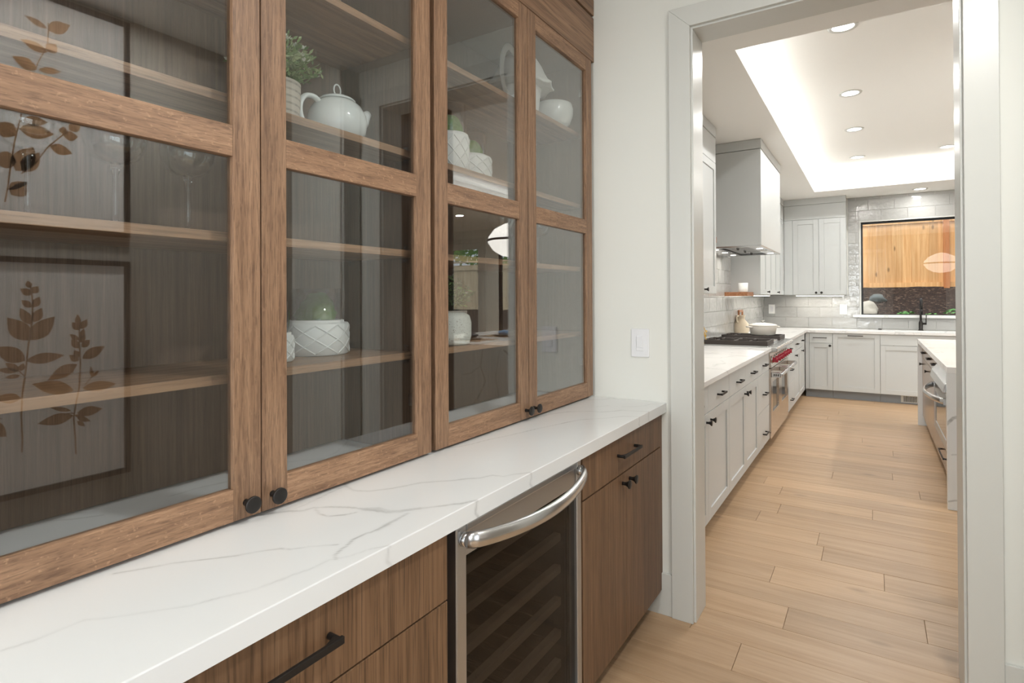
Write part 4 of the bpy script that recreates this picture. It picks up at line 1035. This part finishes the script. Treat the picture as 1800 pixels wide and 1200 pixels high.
for (b0, b1) in ((a0+.002, mid-.002), (mid+.002, a1-.002)):
    d = MB(); wi = .10
    d.box(xr-.04, xr, b0, b0+wi, .16, .725).box(xr-.04, xr, b1-wi, b1, .16, .725).box(xr-.04, xr, b0+wi, b1-wi, .16, .33).box(xr-.04, xr, b0+wi, b1-wi, .60, .725)
    dd = d.build('oven_door', M_STEELM, t, bev=.002)
    B(xr-.038, xr-.012, b0+wi, b1-wi, .33, .60).build('oven_window', plain('oven_glass', (.02, .018, .016), .05, spec=.9), dd)
    h = MB(); h.tube([(xr+.075, b0+.02, .672), (xr+.075, b1-.02, .672)], .0165, 16)
    for yy in (b0+.035, b1-.035): h.box(xr, xr+.075, yy-.022, yy+.022, .650, .694)
    h.build('handle', M_STEELP, dd, bev=.004)
    for j in range(3): B(xr+.02+j*.016, xr+.028+j*.016, b0+.0125, b0+.0135, .662, .682).build('bracket_slot', M_DARK, dd)
B(xr-.04, xr-.004, a0, a1, .1005, .156).build('kick_panel', M_STEELM, t)
B(-1.3, xr-.11, a0+.01, a1-.01, .0015, .0995).build('toe_kick', M_DARK, t)
# grates
for k in range(3):
    g0 = a0+.012+k*.402; g1 = g0+.396
    if k == 1:
        B(-1.33, -.815, g0+.01, g1-.01, .9255, .945).build('griddle', M_STEELP, t, bev=.003); continue
    g = MB(); zt_ = .968
    for yy in (g0, g1-.016): g.box(-1.37, -.800, yy, yy+.016, .9265, zt_)
    for xx in (-1.37, -1.094, -.816): g.box(xx, xx+.016, g0+.016, g1-.016, .9265 if xx != -1.094 else .945, zt_)
    for xx in (-1.245, -.955):
        g.box(xx-.007, xx+.007, g0+.016, g0+.15, .952, zt_); g.box(xx-.007, xx+.007, g1-.15, g1-.016, .952, zt_)
        g.box(xx-.13, xx-.05, (g0+g1)/2-.007, (g0+g1)/2+.007, .952, zt_); g.box(xx+.05, xx+.13, (g0+g1)/2-.007, (g0+g1)/2+.007, .952, zt_)
    gr = g.build('grate', M_IRON, t, bev=.002)
    for xx in (-1.245, -.955): MB().lathe((xx, (g0+g1)/2, 0), [(.045, .9256), (.045, .938), (.03, .944), (.001, .944)], 20).build('burner', M_IRON, t)
B(KX0+.0105, KX0+.05, a0, a1, .9255, .955).build('back_trim', M_STEELP, t)

# pot
x, y, z = -.985, 6.500, .9685
t = thing('dutch_oven', 'cream enamelled pot with lid standing on the range', 'pot', (x, y, z))
MB().lathe((x, y, z), [(.105, .0005), (.122, .008), (.136, .085), (.138, .095), (.001, .095)], 36).build('body', M_POT, t)
MB().lathe((x, y, z), [(.140, .0955), (.141, .102), (.125, .112), (.07, .124), (.015, .128), (.001, .128)], 36).build('lid', M_POT, t)
MB().lathe((x, y, z), [(.010, .1285), (.007, .142), (.021, .150), (.021, .154), (.001, .155)], 20).build('lid_knob', M_STEELP, t)
for sx in (-1, 1):
    vx, vy = math.cos(YAW), math.sin(YAW)
    q = lambda u, w_, h: (x+sx*vx*u-vy*w_, y+sx*vy*u+vx*w_, z+h)
    MB().tube([q(.130, -.045, .083), q(.160, -.035, .085), q(.166, 0, .086), q(.160, .035, .085), q(.130, .045, .083)], .0075, 10).build('side_handle', M_POT, t)

# stoneware jug, board, dried flowers
x, y, z = -1.335, 7.20, .9135
t = thing('stoneware_jug', 'cream stoneware jug with loop handle on the counter beyond the range', 'jug', (x, y, z))
MB().lathe((x, y, z), [(.055, .0005), (.070, .008), (.093, .055), (.100, .095), (.088, .135), (.060, .170), (.044, .188), (.043, .210), (.052, .238), (.047, .238), (.038, .205), (.001, .19)], 36).build('body', M_CREAM, t)
MB().tube([(x-.02, y-.045, z+.225), (x-.03, y-.085, z+.228), (x-.03, y-.10, z+.195), (x-.025, y-.085, z+.165), (x-.02, y-.062, z+.155)], .009, 10).build('handle', M_CREAM, t)
t = thing('wooden_board', 'dark wood-framed board leaning behind the cream jug', 'board', (-1.37, 7.36, .9135))
mb = MB().box(-1.385, -1.365, 7.28, 7.305, .9145, 1.21).box(-1.385, -1.365, 7.50, 7.525, .9145, 1.21).box(-1.385, -1.365, 7.305, 7.50, 1.185, 1.21).box(-1.385, -1.365, 7.305, 7.50, .9145, 1.05)
mb.build('frame', W_FLOAT, t, bev=.002)
x, y, z = -1.275, 4.93, .9135
t = thing('dried_flowers', 'drooping yellow dried flowers in a small white vase by the door jamb', 'flowers', (x, y, z))
MB().lathe((x-.02, y-.13, z), [(.035, .0005), (.045, .02), (.045, .08), (.025, .12), (.028, .14), (.024, .14), (.001, .1)], 24).build('vase', M_MATTE, t)
mb = MB()
for k in range(26):
    a = rnd.uniform(-.9, .9)+PI/2-.5; e = rnd.uniform(.05, .14)
    p0 = Vector((x-.02, y-.13, z+.135)); p1 = p0+Vector((e*.4*math.cos(a), e*.7*math.sin(a), .10+rnd.uniform(0, .06))); p2 = p0+Vector((e*math.cos(a), e*1.3*math.sin(a), rnd.uniform(-.10, .06)))
    mb.tube([p0, p1, p1.lerp(p2, .5)+Vector((0, 0, .02)), p2], .003, 5)
    for j in range(6): mb.leaf(p1.lerp(p2, j/6), (rnd.uniform(-1, 1), rnd.uniform(-1, 1), rnd.uniform(-1, .5)), .03, .012)
mb.build('flower_sprays', M_YEL, t, recalc=False)['kind'] = 'stuff'

# outlets
for (xx, lb) in ((-1.285, 'white outlet plate on the tiles under the corner cabinet'), (-.352, 'white outlet plate on the tiles just left of the kitchen window')):
    t = thing('outlet', lb, 'outlet', (xx, KY1-.012, 1.185))
    B(xx-.045, xx+.045, KY1-.018, KY1-.0105, 1.115, 1.255).build('wall_plate', M_OUT, t, bev=.003)
    B(xx-.018, xx+.018, KY1-.0205, KY1-.018, 1.145, 1.225).build('insert', M_SWITCH, t)

# ------------------------------------------------------------------ kitchen window and the garden
fr = MB(); e = .020
fr.box(wx0-e, wx0, KY1-.011, KY1+.09, wz0, wz1+e).box(wx1, wx1+e, KY1-.011, KY1+.09, wz0, wz1+e).box(wx0, wx1, KY1-.011, KY1+.09, wz1, wz1+e)
wn_ = struct(fr, 'window_2', M_TRIM)
s = MB(); k = .022; s.box(wx0, wx0+k, KY1+.06, KY1+.10, wz0, wz1).box(wx1-k, wx1, KY1+.06, KY1+.10, wz0, wz1).box(wx0+k, wx1-k, KY1+.06, KY1+.10, wz0, wz0+k*.5).box(wx0+k, wx1-k, KY1+.06, KY1+.10, wz1-k, wz1)
s.build('sash', M_WINBLK, wn_); B(wx0+k, wx1-k, KY1+.078, KY1+.083, wz0+k*.5, wz1-k).build('window_pane', M_WPANE, wn_)
t = thing('window_sill', 'white quartz sill below the kitchen window', 'sill', (.55, 9.31, 1.08))
B(-.235, 1.335, KY1-.045, KY1+.06, 1.078, 1.112).build('slab', M_MARK, t, bev=.002)
# glazed door and side window right of the island (seen in the cabinet glass)
fr = MB(); e = .09
fr.box(DX0-e, DX0, KY1-.02, KY1, 0, DH+e).box(DX1, DX1+e, KY1-.02, KY1, 0, DH+e).box(DX0, DX1, KY1-.02, KY1, DH, DH+e)
struct(fr, 'trim_6', M_TRIM)
d = MB(); st = .13
d.box(DX0+.004, DX0+st, KY1+.02, KY1+.065, .012, DH-.004).box(DX1-st, DX1-.004, KY1+.02, KY1+.065, .012, DH-.004).box(DX0+st, DX1-st, KY1+.02, KY1+.065, .012, .26).box(DX0+st, DX1-st, KY1+.02, KY1+.065, DH-.13, DH-.004)
dd = struct(d, 'door_1', M_TRIM); B(DX0+st, DX1-st, KY1+.04, KY1+.046, .26, DH-.13).build('glass_pane', M_WPANE, dd)
for z in (.35, 1.02, 1.62, 2.2): MB().lathe((DX0+.002, KY1+.012, 0), [(.009, z), (.009, z+.11)], 10).build('hinge', M_DARK, dd)
fr = MB(); k = .045
fr.box(GX0, GX0+k, KY1+.02, KY1+.09, .02, GH).box(GX1-k, GX1, KY1+.02, KY1+.09, .02, GH).box(GX0+k, GX1-k, KY1+.02, KY1+.09, .02, .08).box(GX0+k, GX1-k, KY1+.02, KY1+.09, GH-k, GH)
ww = struct(fr, 'window_3', M_WINBLK); B(GX0+k, GX1-k, KY1+.05, KY1+.056, .08, GH-k).build('window_pane', M_WPANE, ww)
# garden
def gz(x, y): return .10+max(0, (y-9.7))*.372 if x < 2.3 else .05+max(0, y-10.4)*.31
g = MB(); xs = [-3+.25*i for i in range(64)]; ys_ = [9.5+.16*i for i in range(31)]; gv = {}
for i, xx in enumerate(xs):
    for j, yy in enumerate(ys_):
        zz = gz(-1, yy)+(gz(9, yy)-gz(-1, yy))*min(1, max(0, (xx-1.8)/1.2))+.035*mnoise.noise(Vector((xx*3, yy*3, 0)))
        gv[i, j] = g.bm.verts.new((xx, yy, zz))
for i in range(len(xs)-1):
    for j in range(len(ys_)-1): g.bm.faces.new((gv[i, j], gv[i+1, j], gv[i+1, j+1], gv[i, j+1])).smooth = True
o = struct(g, 'garden_bed', M_MULCH)
FY = 13.6
t = thing('garden_fence', 'cedar board fence behind the mulch bed outside the window', 'fence', (1, FY, 1.5))
def fence_run(t, xa, xb, z0, z1, zp, posts, mats, rail=True):
    x = xa
    while x < xb:
        w_ = min(rnd.choice((.138, .140, .142)), xb-x+.001); B(x, x+w_-.0006, FY+.009+rnd.uniform(0, .013), FY+.032, z0, z1).build('board', mats[rnd.randrange(len(mats))], t); x += w_
    for px_ in posts: B(px_-.045, px_+.045, FY-.09, FY-.001, zp, z1+.07).build('post', W_POST, t)
    B(xa, xb, FY-.02, FY+.008, z1-.15, z1-.02).build('top_rail', mats[1], t)
    B(xa, xb, FY-.02, FY+.008, z0-.095, z0).build('kick_board', mats[2 % len(mats)], t)
    B(xa, xb, FY-.05, FY+.05, z1+.07, z1+.11).build('cap_rail', mats[0], t)
fence_run(t, -1.6, 2.4, 1.64, 2.95, 1.35, (-1.2, 1.19), W_FENCE)
W_PALE = [wood('pale_board_%d' % i, 2, *[tuple(v*k for v in c) for c in [(.66, .52, .33), (.76, .62, .42), (.84, .71, .50)]], across=30, along=1.2, pore=.1, rough=.7, knots=.6) for i, k in enumerate((.95, 1.0, 1.04))]
t = thing('garden_fence', 'lower pale board fence at the right, seen only mirrored in the cabinet glass', 'fence', (7, FY, 1.0))
fence_run(t, 2.46, 12.0, 1.12, 2.36, .55, (2.55, 6.0, 11.0), W_PALE)
def rock(x, y, r, mt, lb, sd_, sc):
    zz = gz(x, y); o = MB().blob((x, y, zz+r*.22), r, sd_, .45, 1.3, 3, 0, sc).build('rock', mt); tag(o, lb, 'rock')
rock(-.13, 12.2, .25, M_ROCKB, 'pale beige boulder at the lower left of the kitchen window', 4, (1, .8, .75))
rock(.08, 12.9, .125, M_ROCKG, 'grey rounded rock lying on the mulch below the fence', 9, (1.1, .8, .75))
def fern(x, y, n, h, lb):
    zz = gz(x, y); mb = MB()
    for k in range(n):
        a = 2*PI*k/n+rnd.uniform(-.2, .2); pr_ = Vector((x, y, zz)); ln = h*rnd.uniform(.8, 1.2)
        for j in range(9):
            u = (j+1)/9; p = Vector((x+ln*.75*u*math.cos(a), y+ln*.75*u*math.sin(a), zz+ln*(1.2*u-.85*u*u)))
            mb.tube([pr_, p], .004, 4); t_ = (p-pr_).normalized(); sd__ = t_.cross(Vector((0, 0, 1))).normalized()
            for sg in (-1, 1): mb.leaf(p, sd__*sg+t_*.5, .16*ln*(1.4-u)+.02, .035)
            pr_ = p
    o = mb.build('fern', M_FERN, None, recalc=False); tag(o, lb, 'plant')
fern(1.42, 11.8, 12, .55, 'bright green fern at the lower right outside the kitchen window')
fern(.60, 11.8, 6, .44, 'small green fern left of the larger one outside the kitchen window')
fern(4.0, 11.6, 10, .35, 'green fern outside the side window, seen only in the cabinet glass')
def tree(x, y, h, r, lb):
    t = thing('tree', lb, 'tree', (x, y, 1.2), 'leafy trees beyond the fence')
    MB().tube([(x, y, 1.2), (x+.08, y, h*.5), (x-.05, y+.05, h*.95)], lambda u: .11-.07*u, 9).build('trunk', M_BARK, t)
    mb = MB()
    for k in range(1500):
        d = Vector((rnd.gauss(0, 1), rnd.gauss(0, 1), rnd.gauss(0, 1))).normalized()*rnd.uniform(.55, 1)**.5
        mb.leaf((x+d.x*r, y+d.y*r, h+d.z*r*.9), (rnd.uniform(-1, 1), rnd.uniform(-1, 1), rnd.uniform(-1, .6)), .22, .13)
    mb.build('foliage', M_TREE, t, recalc=False)['kind'] = 'stuff'
for (x, y, h, r, w_) in ((5.2, 16.6, 4.0, 1.6, 'farthest left'), (9.1, 16.3, 3.7, 1.7, 'second from the left'), (13.0, 17.0, 3.8, 1.7, 'farthest right')): tree(x, y, h, r, 'leafy green tree beyond the pale fence, '+w_)

# ------------------------------------------------------------------ island
ix0, ix1, iy0, iy1 = .397, 2.25, 4.567, 7.43
t = thing('kitchen_island', 'kitchen island with white waterfall quartz ends and warm wood drawers', 'island', (1.3, 6.0, .002))
def island_veins(mb, X0): pass
wf_ = MB().box(ix0, ix1, iy0, iy0+.04, .0015, .8735); wf_.build('waterfall_end', M_MARB, t)
B(ix0, ix1, iy1-.04, iy1, .0015, .8735).build('waterfall_end', M_MARB, t)
B(ix0, ix1, iy0, iy1, .874, .914).build('top_slab', M_MARK, t, bev=.001)
# veins of the near end: a vertex attribute on a fine panel
def waterfall_skin():
    nx, nz_ = 370, 175; x_ = [ix0+(ix1-ix0)*i/nx for i in range(nx+1)]; z_ = [.0025+(.8705-.0025)*j/nz_ for j in range(nz_+1)]
    pl = [([(.392, .545), (.43, .590), (.462, .605), (.49, .64), (.60, .72), (.72, .80), (.80, .87)], .008, .75),
          ([(.392, .05), (.43, .065), (.47, .075), (.6, .05), (.8, .09)], .004, .6), ([(.42, .355), (.47, .365), (.6, .41), (.7, .40)], .003, .5),
          ([(1.05, .87), (1.08, .70), (1.02, .55), (1.10, .40), (1.22, .25), (1.20, .0)], .004, .8), ([(1.08, .70), (1.2, .62), (1.3, .6)], .003, .6),
          ([(1.55, .87), (1.62, .7), (1.58, .5), (1.70, .32), (1.66, .1)], .0045, .8), ([(1.62, .7), (1.75, .6), (1.9, .58)], .003, .6), ([(.85, .87), (.9, .6), (.86, .4), (.95, .2)], .003, .7)]
    sg = []
    for pts, hw, st in pl:
        for a, b in zip(pts, pts[1:]):
            A, Bq = Vector(a), Vector(b); n = max(1, int((Bq-A).length/.03)); pr_ = A
            for i in range(1, n+1):
                p = A.lerp(Bq, i/n)+Vector((mnoise.noise(Vector((a[0]+i, a[1], 1)))*.006, mnoise.noise(Vector((a[0], a[1]+i, 2)))*.006)); sg.append((pr_, p, hw, st)); pr_ = p
    me = bpy.data.meshes.new('veined_face'); me.from_pydata([(a, iy0-.0006, b) for b in z_ for a in x_], [], [(j*(nx+1)+i, j*(nx+1)+i+1, (j+1)*(nx+1)+i+1, (j+1)*(nx+1)+i) for j in range(nz_) for i in range(nx)])
    val = [0.0]*((nx+1)*(nz_+1)); dx, dz = (ix1-ix0)/nx, .868/nz_
    for a, b, hw, st in sg:
        i0, i1 = int((min(a.x, b.x)-.02-ix0)/dx), int((max(a.x, b.x)+.02-ix0)/dx)+1; j0, j1 = int((min(a.y, b.y)-.02)/dz), int((max(a.y, b.y)+.02)/dz)+1
        ab = b-a; l2 = ab.length_squared or 1e-9
        for j in range(max(0, j0), min(nz_, j1)+1):
            for i in range(max(0, i0), min(nx, i1)+1):
                p = Vector((x_[i], z_[j])); k = max(0, min(1, (p-a).dot(ab)/l2)); d = (p-a-ab*k).length
                v = st*max(0, min(1, (hw+.003-d)/.005)); q = j*(nx+1)+i
                if v > val[q]: val[q] = v
    at = me.attributes.new('vein', 'FLOAT', 'POINT'); at.data.foreach_set('value', val); me.materials.append(M_MARB)
    me.update(); me.transform(Matrix.Translation(-WL[t.name])); o = bpy.data.objects.new('veined_face', me); COL.objects.link(o); o.parent = t
waterfall_skin()
xi = .437
B(xi+.022, ix1-.30, iy0+.0405, iy1-.0405, .10, .8735).build('carcass', W_ISL, t)
B(xi+.075, ix1-.36, iy0+.0405, iy1-.0405, .0015, .0995).build('toe_kick', W_PANEL, t)
def isl_front(nm, y0, y1, z0, z1, pull=None, knob=None):
    d = B(xi, xi+.021, y0+.0015, y1-.0015, z0, z1).build(nm, W_ISL, t, bev=.001)
    if pull: pull_x(MB(), xi, pull[0], pull[1], pull[2], sgn=-1, h=.010).build('handle', M_BLACK, d)
    if knob: knob_cone(MB(), (xi, knob[0], knob[1]), '-x').build('knob', M_BLACK, d)
by = [5.66, 6.10, 6.65, 7.385]
for a, b in zip(by, by[1:]):
    m_ = (a+b)/2; isl_front('drawer', a, b, .725, .870, (m_-.07, m_+.07, .80))
isl_front('door', 5.66, 6.10, .11, .721); isl_front('door', 6.10, 6.65, .11, .721, None, (6.60, .66)); isl_front('door', 6.65, 7.385, .11, .721, None, (7.3, .66))
isl_front('drawer', 4.61, 5.66, .11, .325, (4.98, 5.32, .225)); isl_front('panel', 4.61, 5.66, .846, .870)
# drawer microwave / oven in the island
t2 = thing('drawer_oven', 'steel built-in oven with bowed handle in the island side', 'oven', (.5, 5.13, .33))
o0, o1 = 4.64, 5.63
MB().box(xi-.002, xi+.0205, o0, o1, .332, .843).build('body', M_STEEL, t2)
MB().box(xi-.030, xi-.0025, o0, o0+.12, .335, .715).box(xi-.030, xi-.0025, o1-.12, o1, .335, .715).box(xi-.030, xi-.0025, o0+.12, o1-.12, .335, .40).box(xi-.030, xi-.0025, o0+.12, o1-.12, .63, .715).build('oven_door', M_STEEL, t2, bev=.004)
B(xi-.026, xi-.004, o0+.12, o1-.12, .40, .63).build('oven_window', plain('island_oven_glass', (.02, .018, .016), .05, spec=.9), t2)
prism(MB(), [(xi-.0025, .735), (xi-.055, .735), (xi-.045, .790), (xi-.0025, .840)], o0, o1).build('control_panel', M_STEELP, t2, bev=.004)
MB().box(xi-.02, xi-.0025, o0, o1, .7155, .7345).build('shadow_gap', M_DARK, t2)
n = 20; hp = [(xi-.035-.085*math.sin(PI*i/n)**.7, o0+.05+(o1-o0-.10)*i/n, .672) for i in range(n+1)]
hb = MB().tube(hp, .016, 12, flat=(.6, 1.3))
for yy in (o0+.05, o1-.05): hb.box(xi-.05, xi-.030, yy-.02, yy+.02, .652, .692)
hb.build('handle', M_STEELP, t2)
# place settings on the island
for k, (x, y) in enumerate(((1.50, 5.02), (1.50, 5.70), (1.50, 6.35))):
    t3 = thing('placemat', 'rectangular woven brown placemat on the island, %s' % ('nearest the doorway', 'middle of three', 'farthest of three')[k], 'placemat', (x, y, .914), 'woven placemats on the island')
    B(x-.19, x+.30, y-.20, y+.20, .9145, .918).build('mat', M_MAT, t3, bev=.001)
    t3 = thing('plate', 'grey stoneware plate on the %s placemat' % ('nearest', 'middle', 'farthest')[k], 'plate', (x, y, .918), 'plates on the island')
    MB().lathe((x+.04, y, .9182), [(.07, .0005), (.11, .006), (.135, .016), (.132, .018), (.10, .010), (.001, .008)], 36).build('dish', M_PLATE, t3)
    t3 = thing('napkin', 'crumpled %s linen napkin on the %s plate' % (('dark', 'blue', 'dark')[k], ('nearest', 'middle', 'farthest')[k]), 'napkin', (x, y, .93), 'napkins on the plates')
    MB().blob((x+.02, y-.04, .960), .075, k+2, .5, 2.4, 3, 0, (1, .8, .35)).blob((x+.06, y+.06, .958), .065, k+7, .5, 2.2, 3, 0, (1, .9, .35)).build('cloth', (M_NAP, M_BLUE, M_NAP)[k], t3)
# pendant
x, y, z = 1.114, 5.24, 2.0
t = thing('pendant_lamp', 'white opal globe pendant with a bronze band above the island', 'lamp', (x, y, z))
MB().lathe((x, y, z), [(.03, -.185), (.13, -.165), (.22, -.11), (.275, -.03), (.278, -.012)], 40, cap=True).build('lower_shade', M_GLOBE, t)
MB().lathe((x, y, z), [(.282, -.012), (.284, 0), (.282, .012)], 40, cap=False).build('band', M_BRACK, t)
MB().lathe((x, y, z), [(.278, .012), (.27, .04), (.21, .12), (.10, .18), (.03, .20)], 40).build('upper_shade', M_GLOBE, t)
MB().tube([(x, y, z+.20), (x, y, CT-.02)], .006, 8).build('cord', M_BRACK, t); MB().lathe((x, y, CT), [(.06, -.0005), (.06, -.018), (.02, -.025)], 20).build('canopy', M_BRACK, t)
# tall dark pantry just inside the kitchen
t = thing('pantry_cabinet', 'tall dark walnut cabinet just inside the kitchen right of the doorway', 'cabinet', (.8, 2.95, .002))
B(.405, 1.35, 2.585, 3.28, .0015, 2.752).build('carcass', W_PANEL, t)
for a, b in ((.41, .878), (.882, 1.345)):
    d = B(a, b, 3.281, 3.30, .10, 2.70).build('door', W_PANEL, t, bev=.001)
    kx = b-.04 if a < .5 else a+.04; MB().tube([(kx, 3.335, .95), (kx, 3.335, 1.35)], .006, 8).lathe((kx, 3.3, .97), [(.005, 0), (.005, .033)], 8, 'y').lathe((kx, 3.3, 1.33), [(.005, 0), (.005, .033)], 8, 'y').build('handle', M_BLACK, d)
